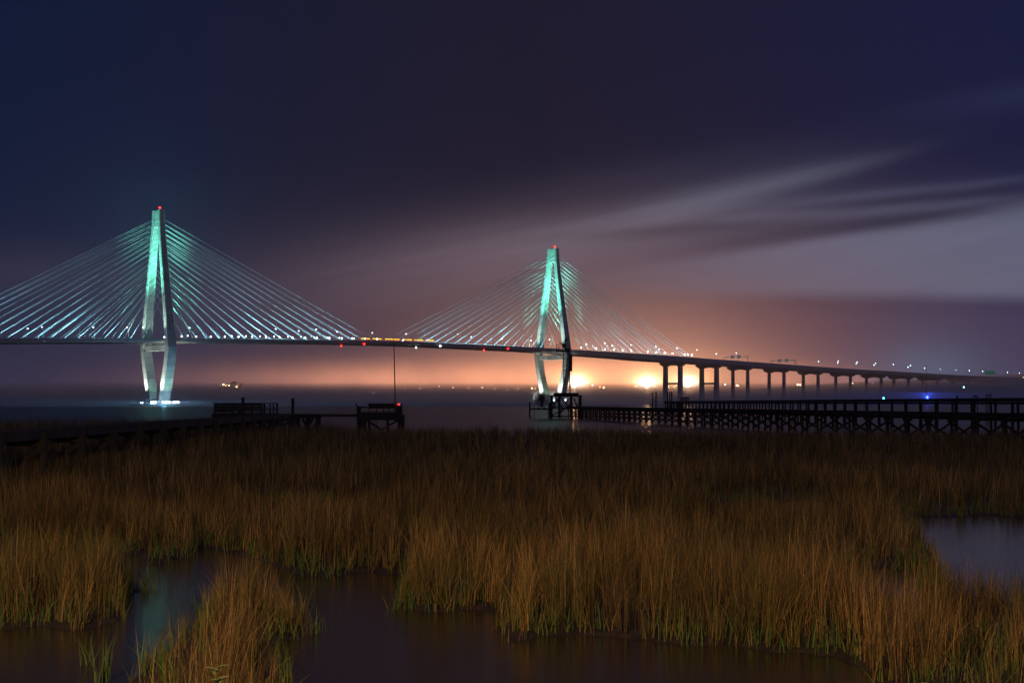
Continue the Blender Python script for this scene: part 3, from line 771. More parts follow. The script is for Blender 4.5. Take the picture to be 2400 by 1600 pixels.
# boat on its lift
bl = thing('boat_lift', 'timber boat lift with a cross beam between piles, left of the braced platform', 'boat lift', (wx(1262), 236.5, 0))
for px, ptop in ((1241, 943), (1286.6, 944)):
    MB().tube((wx(px), 236.5, -1.2), (wx(px), 236.5, wzz(ptop)), .14, 9).ball((wx(px), 236.5, wzz(ptop)), .13).build('pile', 'timber2', bl)
for px, ptop in ((1252.5, 923.5), (1285, 924)):
    MB().tube((wx(px), 242, -1.2), (wx(px), 242, wzz(ptop)), .05, 7).build('guide_pole', 'dark', bl)
MB().bar((wx(1241), 236.5, wzz(958.3)), (wx(1288), 236.5, wzz(958.3)), .2, .22).bar((wx(1241), 241.5, wzz(957.5)), (wx(1288), 241.5, wzz(957.5)), .2, .2).build('cross_beam', 'timber2', bl)
MB().bar((wx(1262), 236.3, wzz(955.5)), (wx(1262), 241.8, wzz(955.5)), .3, .16).bar((wx(1276), 236.3, wzz(955.5)), (wx(1276), 241.8, wzz(955.5)), .3, .16).build('bunk', 'timber2', bl)
bt = thing('motor_boat', 'small grey centre-console motor boat resting on the lift', 'boat', (wx(1269), 239, wzz(955)))
cx = wx(1269)
m = MB(); secs = []
for i in range(9):
    q = i/8; yy = 236.2+6.2*q; w = 1.05*(1-max(0, q-.45)**2*2.9); kz = wzz(955.5)+.02+.75*max(0, q-.5)**2*2; dz = wzz(938)+.28*q*q
    hw = max(.05, w)
    secs.append([(cx-hw, yy, dz), (cx-hw*.93, yy, lerp(kz, dz, .42)), (cx-hw*.45, yy, kz+.16), (cx, yy, kz), (cx+hw*.45, yy, kz+.16), (cx+hw*.93, yy, lerp(kz, dz, .42)), (cx+hw, yy, dz), (cx+hw*.85, yy, dz-.12), (cx-hw*.85, yy, dz-.12)])
for r in secs: m.v += r
for i in range(8):
    for j in range(9): m.f.append((i*9+j, i*9+(j+1) % 9, i*9+9+(j+1) % 9, i*9+9+j))
m.f.append(tuple(range(9))); m.f.append(tuple(72+j for j in range(8, -1, -1)))
m.build('hull', 'hull', bt)
MB().hexa([(cx-.5, 238.2, wzz(939)), (cx+.5, 238.2, wzz(939)), (cx+.5, 239.4, wzz(939)), (cx-.5, 239.4, wzz(939))], [(cx-.45, 238.4, wzz(927)), (cx+.45, 238.4, wzz(927)), (cx+.45, 239.2, wzz(927)), (cx-.45, 239.2, wzz(927))]).build('console_cover', 'canvas', bt)
MB().hexa([(cx-.72, 237.7, wzz(926.5)), (cx+.72, 237.7, wzz(926.5)), (cx+.72, 240, wzz(926.5)), (cx-.72, 240, wzz(926.5))], [(cx-.62, 237.8, wzz(924.8)), (cx+.62, 237.8, wzz(924.8)), (cx+.62, 239.9, wzz(924.8)), (cx-.62, 239.9, wzz(924.8))]).build('canopy', 'canvas', bt)
m = MB()
for sx in (-.6, .6):
    for yy in (237.9, 239.7): m.tube((cx+sx, yy, wzz(939.5)), (cx+sx, yy, wzz(926)), .03, 6)
m.build('canopy_frame', 'dark', bt)
MB().hexa([(cx-.2, 235.6, wzz(953)), (cx+.2, 235.6, wzz(953)), (cx+.2, 236.15, wzz(953)), (cx-.2, 236.15, wzz(953))], [(cx-.26, 235.5, wzz(939)), (cx+.26, 235.5, wzz(939)), (cx+.26, 236.15, wzz(939)), (cx-.26, 236.15, wzz(939))]).build('outboard_motor', 'dark', bt)

# mooring piles and bits around the end of the higher pier
for px, top, Yd, r, lab in ((1529.5, 920.5, 300, .15, 'slender mooring pile, left of the pair left of the higher pier end'), (1537.5, 919, 300, .15, 'slender mooring pile, right of the pair left of the higher pier end'),
                            (1564.5, 917.5, 330, .16, 'mooring pile, leftmost of three at the higher pier end'), (1570, 917.5, 345, .16, 'mooring pile, middle of three at the higher pier end'),
                            (1574.5, 917.5, 338, .16, 'mooring pile, rightmost of three at the higher pier end'), (1524.5, 946, 290, .12, 'short leaning mooring pile left of the slender pair'),
                            (1597, 930, 320, .16, 'mooring pile left of the lift frame on the higher pier'), (2243, 926, 130, .09, 'short post rising above the higher pier right of the blue beacon'),
                            (2323, 918, 135, .03, 'thin dark rod above the higher pier near the right edge')):
    p = at(px, top, Yd); m = MB().tube((p.x-(.4 if px == 1524.5 else 0), p.y, -1.2), p, r*1.1, 8, r*.9)
    solo(m, 'mooring_pile', 'timber2', lab, 'mooring pile', 'mooring piles around the higher pier')
fr = thing('lift_frame', 'small timber lift frame and steps on the far end of the higher pier', 'frame', at(1605, 950, 322))
kk = 322/F; fx = lambda px: (px-1200)*kk; fz = lambda py: EYE+(HOR-py)*kk
m = MB()
for x in (1601, 1605.5, 1609.5, 1613.5): m.bar((fx(x), 322, fz(957)), (fx(x), 322, fz(930)), .16, .16)
m.build('post', 'timber2', fr)
MB().bar((fx(1600), 322, fz(932)), (fx(1614), 322, fz(932)), .15, .3).bar((fx(1600), 322, fz(937)), (fx(1614), 322, fz(937)), .15, .2).build('rail', 'timber2', fr)
MB().box(fx(1587), fx(1598), 321.6, 322.8, fz(952), fz(943)).build('box_locker', 'timber2', fr)
MB().bar((fx(1576), 321.6, fz(945)), (fx(1596), 321.6, fz(957)), .1, .22).bar((fx(1600), 321.6, fz(949)), (fx(1584), 321.6, fz(957)), .1, .22).build('brace', 'timber2', fr)
def cluster(px, w, top, Yd, lab):
    kq = Yd/F; t = thing('piling_cluster', lab, 'pilings', at(px, 980, Yd), 'piling clusters seen over the higher pier')
    n_ = 3
    for i in range(n_):
        x = (px-1200-w/2+w*i/(n_-1))*kq; z = EYE+(HOR-top-random.uniform(0, 2))*kq
        MB().tube((x, Yd, -1.2), (x, Yd, z), .045, 7).build('pile', 'timber2', t)
    MB().bar(((px-1200-w/2)*kq, Yd, EYE+(HOR-top-2)*kq), ((px-1200+w/2)*kq, Yd, EYE+(HOR-top-2)*kq), .12, .12).build('cap', 'timber2', t)
cluster(2286, 10, 926, 150, 'cluster of pile tops above the higher pier, left of two')
cluster(2316, 9, 924, 150, 'cluster of pile tops above the higher pier, right of two')

# ---- left boardwalk
bw = thing('boardwalk', 'dim timber boardwalk on piles running from the left edge out over the reeds', 'boardwalk', (-16.2, 40, 0))
a, b = Vector((-16.0, 32, 0)), Vector((-18.35, 115, 0)); ZC = 1.67
d = (b-a).normalized(); n = Vector((d.y, -d.x, 0)); L = (b-a).length
m = MB(); np_ = int(L/.3)
for i in range(np_): path_box(m, a+d*(i*L/np_), a+d*((i+.93)*L/np_), 1.5+random.uniform(-.04, .04), ZC-.05+random.uniform(-.005, .005), ZC+random.uniform(-.005, .005), -.75)
m.build('deck_planks', 'timber', bw)
for o in (0.0, -1.45):
    MB().bar(a+n*(o-.03)+Vector((0, 0, ZC-.20)), b+n*(o-.03)+Vector((0, 0, ZC-.20)), .08, .28).build('stringer', 'timber', bw)
for i in range(18):
    c = a+d*(2.4+i*4.62)
    for o in (.08, -1.55):
        MB().bar(c+n*o+Vector((0, 0, -1)), c+n*o+Vector((0, 0, ZC-.06)), .22, .22).build('post', 'timber', bw)
    m = MB().bar(c+n*.25+d*.16+Vector((0, 0, ZC-.47)), c-n*1.8+d*.16+Vector((0, 0, ZC-.47)), .1, .22)
    m.bar(c+n*.1-d*.15+Vector((0, 0, ZC-.6)), c-n*1.5-d*.15+Vector((0, 0, .1)), .07, .2)
    m.build('bent', 'timber', bw)
# cross walk at the end
K = 115/F; cxx = lambda px: (px-1200)*K; cz = lambda py: EYE+(HOR-py)*K
cw_ = thing('cross_walk', 'low flat timber walkway linking the boardwalk head to the bench platform', 'walkway', (cxx(680), 115, 0))
MB().box(cxx(498), cxx(750), 114.6, 116.6, cz(973), cz(969.5)).build('deck_planks', 'timber2', cw_)
for yy in (114.7, 116.3): MB().box(cxx(498), cxx(748), yy, yy+.15, cz(980), cz(973.05)).build('stringer', 'timber2', cw_)
gw = MB().box(cxx(748.2), cxx(838), 115.2, 116.2, cz(976.5), cz(970)).build('gangway', 'timber', cw_)
for px in (505, 540, 575, 610, 645, 695, 720, 744):
    for yy in (114.9, 116.1): MB().tube((cxx(px), yy, -1), (cxx(px), yy, cz(980.2)), .13, 8).build('pile', 'timber2', cw_)
m = MB()
for x0, x1 in ((692, 708), (735, 718), (710, 722), (748, 736)): MB().bar((cxx(x0), 114.7, cz(981)), (cxx(x1), 114.7, cz(1005)), .1, .2).build('cross_brace', 'timber2', cw_)
# slatted screen bench
sc_ = thing('slatted_screen', 'wide slatted timber screen with seat on the boardwalk head', 'screen', (cxx(557), 114, ZC))
K2 = 114/F; ex = lambda px: (px-1200)*K2; ez = lambda py: EYE+(HOR-py)*K2
MB().box(ex(499), ex(616), 113.9, 114.3, ez(945.6), ez(943.6)).build('cap_rail', 'timber2', sc_)
m = MB()
for y0, y1 in ((945.7, 951), (951.4, 956.6), (957.0, 961.9), (963.4, 965.6), (967.4, 971), (971.3, 975)):
    for i in range(5):
        m.box(ex(502+i*22.4), ex(502+(i+1)*22.4-.6), 114.05, 114.12, ez(y1), ez(y0)+random.uniform(-.01, .01))
m.build('slat', 'timber2', sc_)
for px in (502, 524, 546, 568, 590, 612.5):
    MB().box(ex(px-1.6), ex(px+1.6), 114.13, 114.25, ez(976), ez(945.7)).build('post', 'timber2', sc_)
MB().box(ex(503), ex(540), 114.26, 114.8, ez(965), ez(957)).box(ex(556), ex(562), 114.3, 114.9, ez(970), ez(960)).build('seat', 'timber2', sc_)
# gate frame
gf = thing('gate_frame', 'small open timber gate frame with six panes right of the slatted screen', 'gate', (ex(634), 114, ez(970)))
m = MB()
for px, w in ((619, 2.2), (632.5, 1.3), (640.5, 1.3), (649.5, 2.0)):
    m.box(ex(px-w), ex(px+w), 114.0, 114.12, ez(970), ez(944.5))
m.build('post', 'timber2', gf)
m = MB()
for py in (945, 959, 969.6): m.box(ex(617), ex(651.5), 113.9, 113.98, ez(py+1), ez(py-1))
m.bar((ex(622), 113.85, ez(948)), (ex(627), 113.85, ez(957)), .03, .04)
m.build('rail', 'timber2', gf)
for px, top, w, lab in ((566.5, 931, 3.3, 'thick square pile rising above the slatted screen'), (684, 933, 3.2, 'lone thick square pile standing right of the gate frame')):
    m = MB().hexa([(ex(px-w*.8), 114.4, -1), (ex(px+w*.8), 114.4, -1), (ex(px+w*.8), 114.65, -1), (ex(px-w*.8), 114.65, -1)], [(ex(px-w), 114.4, ez(top)), (ex(px+w), 114.4, ez(top)), (ex(px+w), 114.65, ez(top)), (ex(px-w), 114.65, ez(top))])
    solo(m, 'timber_pile', 'timber2', lab, 'pile')
# bench platform
bp = thing('bench_platform', 'raised timber platform on braced piles at the end of the gangway', 'platform', (cxx(890), 115, 0))
MB().box(cxx(838.2), cxx(944), 113.9, 116.9, cz(974.5), cz(971)).build('platform_deck', 'timber2', bp)
for yy in (113.85, 116.7): MB().box(cxx(840), cxx(943), yy, yy+.12, cz(984), cz(974.6)).build('stringer', 'timber2', bp)
for px in (843, 941):
    for yy in (114.1, 116.6): MB().bar((cxx(px), yy, -1), (cxx(px), yy, cz(975)), .26, .24).build('pile', 'timber2', bp)
for px in (851, 861, 905, 932): MB().tube((cxx(px), 116.5, -1), (cxx(px), 116.5, cz(984)), .11, 8).build('pile', 'timber2', bp)
m = MB()
for x0, y0, x1, y1 in ((862, 984, 897, 1006), (935, 984, 897, 1006), (862, 1006, 845, 985)): MB().bar((cxx(x0), 113.95, cz(y0)), (cxx(x1), 113.95, cz(y1)), .07, .17).build('cross_brace', 'timber2', bp)
m = MB()
for x in (878, 886): m.tube((cxx(x), 113.8, cz(985)), (cxx(x), 113.8, cz(1000)), .02, 5)
for y in (988, 992, 996): m.tube((cxx(878), 113.8, cz(y)), (cxx(886), 113.8, cz(y)), .02, 5)
m.build('ladder', 'dark', bp)
bn = thing('dock_bench', 'high-backed timber bench with flared side posts on the gangway-end platform', 'bench', (cxx(890), 115, cz(971)))
MB().box(cxx(864.5), cxx(928), 114.6, 114.7, cz(957), cz(944.8)).build('backrest', 'timber2', bn)
MB().box(cxx(866), cxx(926), 114.2, 114.58, cz(965), cz(963.4)).box(cxx(843), cxx(863), 114.2, 114.58, cz(965), cz(963.4)).build('seat', 'timber2', bn)
for px in (866, 884, 899, 912, 926): MB().box(cxx(px-1), cxx(px+1), 114.71, 114.8, cz(971), cz(957.2)).build('leg', 'timber2', bn)
MB().box(cxx(840), cxx(942), 114.05, 114.15, cz(971), cz(966)).build('apron', 'timber2', bn)
for x0, x1 in ((841.5, 835), (942, 945)):
    m = MB().bar((cxx(x0), 114.3, cz(971)), (cxx(x0), 114.3, cz(953)), .2, .2).bar((cxx(x0), 114.3, cz(953)), (cxx(x1), 114.3, cz(945.8)), .12, .1)
    m.build('side_post', 'timber2', bn)
MB().bar((cxx(841), 114.3, cz(954)), (cxx(863), 114.3, cz(954)), .2, .12).box(cxx(841), cxx(848), 114.35, 114.45, cz(971), cz(954.5)).build('arm_rail', 'timber2', bn); MB().bar((cxx(928), 114.3, cz(951.5)), (cxx(942), 114.3, cz(951.5)), .2, .12).box(cxx(930), cxx(941), 114.35, 114.45, cz(971), cz(952)).build('arm_rail', 'timber2', bn)
fp = MB().tube((cxx(927), 114.9, cz(971)), (cxx(925), 114.9, cz(870)), .05, 8, .045).tube((cxx(925), 114.9, cz(870)), (cxx(923.2), 114.9, cz(791)), .045, 8, .03)
solo(fp, 'flagpole', 'dark', 'tall thin bare pole rising from the bench platform past the deck', 'pole')
t = thing('red_lamp', 'glowing red lamp at the right end of the dock bench', 'lamp', (cxx(936.5), 114.3, cz(951)))
MB().tube((cxx(936.5), 114.3, cz(950.8)), (cxx(936.5), 114.3, cz(948.5)), .03, 6).build('stem', 'dark', t)
MB().ball((cxx(936.5), 114.3, cz(947.3)), .075).build('lamp_globe', 'red', t)
# ------------------------------------------------------------------ water, marsh
def water(name, x0, x1, y0, y1, rough, bump, scale, dist):
    m = bpy.data.materials.new(name+'_surface'); m.use_nodes = True; t = m.node_tree; b = t.nodes['Principled BSDF']
    b.inputs['Base Color'].default_value = ((.012, .011, .012, 1) if name == 'river' else (.040, .028, .020, 1)); b.inputs['Roughness'].default_value = rough; b.inputs['IOR'].default_value = 1.33
    if bump:
        co = t.nodes.new('ShaderNodeTexCoord'); mp = t.nodes.new('ShaderNodeMapping'); mp.inputs['Scale'].default_value = (1, 3.0, 1)
        no = t.nodes.new('ShaderNodeTexNoise'); no.inputs['Scale'].default_value = scale; no.inputs['Detail'].default_value = 3
        bu = t.nodes.new('ShaderNodeBump'); bu.inputs['Strength'].default_value = bump; bu.inputs['Distance'].default_value = dist
        t.links.new(co.outputs['Object'], mp.inputs[0]); t.links.new(mp.outputs[0], no.inputs[0]); t.links.new(no.outputs['Fac'], bu.inputs['Height']); t.links.new(bu.outputs[0], b.inputs['Normal'])
    mb = MB().add([(x0, y0, 0), (x1, y0, 0), (x1, y1, 0), (x0, y1, 0)], [(0, 1, 2, 3)])
    o = mb.build(name, m); tag(o, None, None, None, 'structure'); return o
water('river', -9000, 9000, 88, 14000, .32, .35, .35, .08)
water('pool_water', -160, 160, -30, 87.99, .02, .15, 19.0, .012)

FAR = lambda px: np.interp(px, [-3000, 0, 500, 760, 860, 1300, 1500, 2400, 6000], [125, 125, 122, 112, 104, 101, 97, 93, 96])
polys = [
    [(-2500, 1478), (0, 1470), (150, 1476), (286, 1462), (300, 1420), (350, 1370), (335, 1335), (345, 1318), (400, 1325), (470, 1300), (480, 1288), (545, 1285), (600, 1320), (730, 1350), (860, 1346), (950, 1338),
     (935, 1390), (955, 1430), (1040, 1436), (1180, 1425), (1192, 1485), (1290, 1505), (1430, 1500), (1600, 1512), (1850, 1530), (1985, 1552), (2060, 1590), (2230, 1640), (2262, 1560), (2290, 1520), (2312, 1560), (2340, 1640),
     (2600, 1800), (2600, 9000), (-4000, 9000)],
    [(-1500, 1282), (0, 1286), (200, 1292), (345, 1306), (335, 1350), (150, 1345), (-200, 1340), (-1500, 1335)],
    [(1630, 1184), (1780, 1176), (1900, 1172), (2140, 1204), (2130, 1236), (1900, 1216), (1650, 1208)],
    [(1270, 1262), (1420, 1270), (1440, 1296), (1290, 1290)], [(560, 1180), (760, 1186), (750, 1204), (580, 1200)],
    [(2015, 1330), (2150, 1340), (2190, 1400), (2100, 1436), (2030, 1400)],
    [(2150, 1216), (2260, 1210), (2400, 1214), (3200, 1225), (3400, 1400), (2500, 1420), (2300, 1400), (2180, 1330), (2200, 1300), (2130, 1260)]]
isles = [[(285, 1640), (320, 1570), (400, 1530), (440, 1470), (490, 1430), (560, 1405), (660, 1410), (722, 1470), (700, 1500), (650, 1540), (660, 1600), (640, 1800), (300, 2000)]]
def inpoly(x, y, P):
    c = np.zeros(x.shape, bool); n = len(P); j = n-1
    for i in range(n):
        xi, yi = P[i]; xj, yj = P[j]
        with np.errstate(divide='ignore', invalid='ignore'):
            c ^= ((yi > y) != (yj > y)) & (x < (xj-xi)*(y-yi)/((yj-yi) if yj != yi else 1e-9)+xi)
        j = i
    return c
def vnoise(x, y, seed=0):
    r = np.random.default_rng(seed).random((64, 64)); xi = np.floor(x).astype(int); yi = np.floor(y).astype(int); fx = x-xi; fy = y-yi
    fx = fx*fx*(3-2*fx); fy = fy*fy*(3-2*fy); g = lambda a, b: r[a % 64, b % 64]
    return (g(xi, yi)*(1-fx)+g(xi+1, yi)*fx)*(1-fy)+(g(xi, yi+1)*(1-fx)+g(xi+1, yi+1)*fx)*fy
def pool_at(wx_, wy_):        # which ground is open water, plan view
    jx = wx_+(vnoise(wx_*2.2, wy_*2.2, 1)-.5)*.7+(vnoise(wx_*6, wy_*6, 41)-.5)*.5; jy = wy_+(vnoise(wx_*2.2, wy_*2.2, 2)-.5)*.7
    px = 1200+F*jx/jy; py = HOR+F*EYE/jy
    m = np.zeros(px.shape, bool)
    for P in polys: m |= inpoly(px, py, P)
    for P in isles: m &= ~inpoly(px, py, P)
    return m
ys = 5*np.exp(np.linspace(0, math.log(128/5), 330)); us = np.linspace(-.72, .72, 620)
YY, UU = np.meshgrid(ys, us, indexing='ij'); XX = YY*UU
pm_ = pool_at(XX, YY).astype(float)
pxg = 1200+F*UU
edge = np.clip((YY-FAR(pxg))/4.0, 0, 1); pm_ = np.maximum(pm_, edge)
def blur(a, k):
    for _ in range(k):
        p = np.pad(a, 1, mode='edge'); a = (p[1:-1, 1:-1]*4+p[:-2, 1:-1]+p[2:, 1:-1]+p[1:-1, :-2]+p[1:-1, 2:])/8
    return a
pb2 = blur(pm_, 10)
hh = .035 - .17*np.clip((pb2-.25)*2.0, 0, 1) + (vnoise(XX*3, YY*3, 3)-.5)*.05 + (vnoise(XX*11, YY*11, 4)-.5)*.025
nr, nc = YY.shape
me = bpy.data.meshes.new('marsh_mud')
co = np.stack([XX, YY, hh], -1).reshape(-1, 3)
idx = np.arange(nr*nc).reshape(nr, nc)
qd = np.stack([idx[:-1, :-1], idx[:-1, 1:], idx[1:, 1:], idx[1:, :-1]], -1).reshape(-1, 4)
def fill(me, co, faces_flat, starts, totals):
    me.vertices.add(len(co)); me.vertices.foreach_set('co', co.astype(np.float32).ravel())
    me.loops.add(len(faces_flat)); me.loops.foreach_set('vertex_index', faces_flat.astype(np.int32))
    me.polygons.add(len(starts)); me.polygons.foreach_set('loop_start', starts.astype(np.int32))
    me.update(calc_edges=True)
fill(me, co, qd.ravel(), np.arange(len(qd))*4, None)
mm = mat('wet_mud', (.050, .038, .028), .45, var=.5, scale=4, bump=.8); me.materials.append(mm)
me.polygons.foreach_set('use_smooth', [True]*len(me.polygons))
gr = bpy.data.objects.new('marsh_ground', me); C.objects.link(gr); tag(gr, None, None, None, 'structure')

# ---- grass blades
def mask_bilinear(x, y):
    r = (np.log(y/5)/math.log(128/5))*(nr-1); c = (x/y+.72)/1.44*(nc-1)
    ri = np.clip(r.astype(int), 0, nr-1); ci = np.clip(c.astype(int), 0, nc-1)
    return pb2[ri, ci], hh[ri, ci]
def grass_material(name):
    m = bpy.data.materials.new(name); m.use_nodes = True; t = m.node_tree; b = t.nodes['Principled BSDF']
    at_ = t.nodes.new('ShaderNodeAttribute'); at_.attribute_name = 'tint'
    t.links.new(at_.outputs['Color'], b.inputs['Base Color']); b.inputs['Roughness'].default_value = .7
    return m
GM = grass_material('grass_blade')
def blades(name, x, y, z, h, w, lean, lang, c0, c1, label, seg=3):
    n = len(x)
    ya = rng.random(n)*math.pi
    yaw = np.where(rng.random(n) < .5, (rng.random(n)-.5)*1.6, ya)
    ts = np.linspace(0, 1, seg+1)
    vs, cs = [], []
    for k, t in enumerate(ts):
        cx_ = x+np.cos(lang)*lean*h*t**1.9; cy_ = y+np.sin(lang)*lean*h*t**1.9; cz_ = z+h*t*(1-.18*lean*t)
        ww = w*(1-t**1.6)*.5 if k < seg else 0*w
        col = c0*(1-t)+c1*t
        if k < seg:
            vs.append(np.stack([cx_-np.cos(yaw)*ww, cy_-np.sin(yaw)*ww, cz_], -1)); vs.append(np.stack([cx_+np.cos(yaw)*ww, cy_+np.sin(yaw)*ww, cz_], -1)); cs += [col, col]
        else:
            vs.append(np.stack([cx_, cy_, cz_], -1)); cs.append(col)
    nv = 2*seg+1
    V_ = np.stack(vs, 1).reshape(-1, 3); Cc = np.stack(cs, 1).reshape(-1, 3)
    base = (np.arange(n)*nv)[:, None]
    q = np.array([[2*k, 2*k+1, 2*k+3, 2*k+2] for k in range(seg-1)]); tr = np.array([2*seg-2, 2*seg-1, 2*seg])
    per = np.concatenate([q.ravel(), tr]); fl = (base+per[None, :]).ravel()
    lens = [4]*(seg-1)+[3]; st1 = np.concatenate([[0], np.cumsum(lens)[:-1]]); starts = (np.arange(n)[:, None]*len(per)+st1[None, :]).ravel()
    me = bpy.data.meshes.new(name); fill(me, V_, fl, starts, None)
    a = me.attributes.new('tint', 'FLOAT_COLOR', 'POINT'); a.data.foreach_set('color', np.concatenate([Cc, np.ones((len(Cc), 1))], 1).astype(np.float32).ravel())
    me.materials.append(GM); o = bpy.data.objects.new(name, me); C.objects.link(o)
    return o
def scatter(y0, y1, dens, um=.47):
    n = int(um*(y1*y1-y0*y0)*dens)
    y = np.sqrt(rng.random(n)*(y1*y1-y0*y0)+y0*y0); x = (rng.random(n)*2-1)*um*y
    return x, y
PX, PY, PW, PS = [], [], [], []
for y0, y1, dn, w in ((8.0, 20, 850, .0052), (20, 32, 430, .0078), (32, 55, 150, .012), (55, 126, 44, .022)):
    x, y = scatter(y0, y1, dn)
    cl = vnoise(x*1.6, y*1.6, 5)*.6+vnoise(x*5, y*5, 6)*.4
    keep = rng.random(len(x)) < np.clip(.02+3.2*(cl-.34), .03, 1)
    mk, hz = mask_bilinear(x, y)
    keep &= rng.random(len(x)) > np.clip((mk-.16)*2.6, 0, 1)
    ppx = 1200+F*x/y; ppy = HOR+F*EYE/y
    keep &= ~((ppx > 260) & (ppx < 500) & (ppy > 1480) & (rng.random(len(x)) < .40))
    keep &= y < FAR(1200+F*x/y)+rng.random(len(x))*3
    PX.append(x[keep]); PY.append(y[keep]); PW.append(np.full(keep.sum(), w))
x = np.concatenate(PX); y = np.concatenate(PY); w = np.concatenate(PW); n = len(x)
# gather the stems into tufts: snap each to its jittered tuft centre and let it fan outwards
cell = np.where(y < 32, .34, np.where(y < 55, .55, .9))
ix, iy = np.floor(x/cell), np.floor(y/cell)
def hsh(a, b, k): return np.modf(np.abs(np.sin(a*12.9898+b*78.233+k*37.719)*43758.5453))[0]
tx = (ix+.15+.7*hsh(ix, iy, 1))*cell; ty = (iy+.15+.7*hsh(ix, iy, 2))*cell
tsz = .35+.65*hsh(ix, iy, 3); dx, dy = x-tx, y-ty
loose = rng.random(n) < .22
sq = np.where(loose, 1.0, .34+.2*rng.random(n))
keep = loose | (rng.random(n) < .35+.75*hsh(ix, iy, 4))
x = tx+dx*sq; y = ty+dy*sq
x, y, w, dx, dy, tsz, cell, ix, iy, loose = (q[keep] for q in (x, y, w, dx, dy, tsz, cell, ix, iy, loose)); n = len(x)
mk, hz = mask_bilinear(x, y)
patch = vnoise(x*.55, y*.35, 8); big = vnoise(x*.16+3, y*.10+1, 12)
fine_ = vnoise(x*2.6, y*2.6, 33)
h = (.22+.40*patch+.22*big+.30*fine_+.26*tsz)*(.50+.60*rng.random(n))
h *= np.where(y > 60, 1.29, 1.0)*np.where((x/y < -.20) & (y > 90), 1.25, 1.0)
h *= 1-.45*np.clip(mk*3, 0, 1)
wind = rng.normal(.25, .9, n); lang = np.where(rng.random(n) < .6, wind*.7, rng.random(n)*6.28)
lean = np.abs(rng.normal(.16, .17, n)); out_ = np.hypot(dx, dy)/cell; fan = ~loose; lean = np.where(fan, .04+.55*out_*rng.random(n)+.06*rng.random(n), lean); lang = np.where(fan, np.arctan2(dy, dx)+rng.normal(0, .35, n), lang); fl_ = rng.random(n) < .07; lean[fl_] += .3+.5*rng.random(fl_.sum())
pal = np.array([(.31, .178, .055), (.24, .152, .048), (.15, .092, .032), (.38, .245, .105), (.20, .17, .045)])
ci = rng.choice(5, n, p=[.36, .28, .18, .08, .10]); tip = pal[ci]*(.28+1.75*rng.random((n, 1))**2)*(.55+.9*hsh(ix, iy, 7))[:, None]*(.25+.95*vnoise(x*.5, y*.35, 9)+.55*vnoise(x*2.2, y*2.2, 10))[:, None]  # natural tone variation, widened to paint patchy light and shade between blades
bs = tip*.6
gcl = (vnoise(x*1.3, y*1.3, 14) > .6) & (rng.random(n) < .4); st_ = rng.random(n) < .04; w = w.copy(); w[st_] *= 1.8; h[st_] *= 1.12; lean[st_] *= .5; tip[st_] = np.array([.52, .36, .17])*(.5+.6*rng.random((st_.sum(), 1)))
tip[gcl] = np.array([.13, .14, .03])*(.6+.6*rng.random((gcl.sum(), 1))); bs[gcl] = tip[gcl]*.8
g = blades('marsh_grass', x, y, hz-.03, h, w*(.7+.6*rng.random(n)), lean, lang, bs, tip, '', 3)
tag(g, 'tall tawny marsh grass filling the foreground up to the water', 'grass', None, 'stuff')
print('blades', n)
# green shoots along the water edges
x, y = scatter(8.0, 48, 300); mk, hz = mask_bilinear(x, y)
cl = vnoise(x*3.2, y*3.2, 21)
k = (mk > .03) & (mk < .50) & (cl > .36) & (rng.random(len(x)) < .75)
k |= (cl > .74) & (mk < .3) & (rng.random(len(x)) < .15)
x, y, hz, cl = x[k], y[k], hz[k], cl[k]; n = len(x)
lang = rng.random(n)*6.28
green = np.array([.085, .16, .030])*(.55+.9*rng.random((n, 1))); yel = rng.random(n) < .25; green[yel] = np.array([.26, .17, .05])*(.6+.6*rng.random((yel.sum(), 1)))
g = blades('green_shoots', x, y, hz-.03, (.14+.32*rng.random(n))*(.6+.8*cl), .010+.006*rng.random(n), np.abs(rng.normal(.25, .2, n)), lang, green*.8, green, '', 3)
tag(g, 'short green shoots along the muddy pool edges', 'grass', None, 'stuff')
print('shoots', n)
# single tufts standing in the pool
for px, py, hgt, nb_, lab in ((924, 1427, .36, 22, 'bright green grass tuft alone in the pool left of the central reeds'), (739, 1482, .34, 12, 'thin green grass tuft in the pool right of the front clump'),
                              (761, 1478, .22, 8, 'shortest green grass tuft, right of the thin one in the pool'), (955, 1427, .42, 16, 'green grass tuft touching the left edge of the central reeds'),
                              (204, 1556, .36, 12, 'small grass tuft in the dark pool near the bottom left'), (246, 1598, .55, 26, 'tall spiky green tuft at the bottom left beside the front clump'),
                              (672, 1585, .45, 16, 'green tuft at the water right of the front clump base')):
    D_ = F*EYE/(py-HOR); cx0 = (px-1200)/F*D_
    n = nb_; xx = cx0+rng.normal(0, .035, n); yy = D_+rng.normal(0, .04, n)
    gg = np.array([.10, .17, .035])*(.6+.8*rng.random((n, 1)))
    o = blades('grass_tuft', xx-cx0, yy-D_, np.zeros(n)-.1, .1+hgt*(.45+.6*rng.random(n)), .010+.005*rng.random(n), np.abs(rng.normal(.28, .18, n)), rng.random(n)*6.28, gg*.7, gg, '', 3)
    o.location = (cx0, D_, 0); tag(o, lab, 'grass tuft', 'single grass tufts standing in the pool')

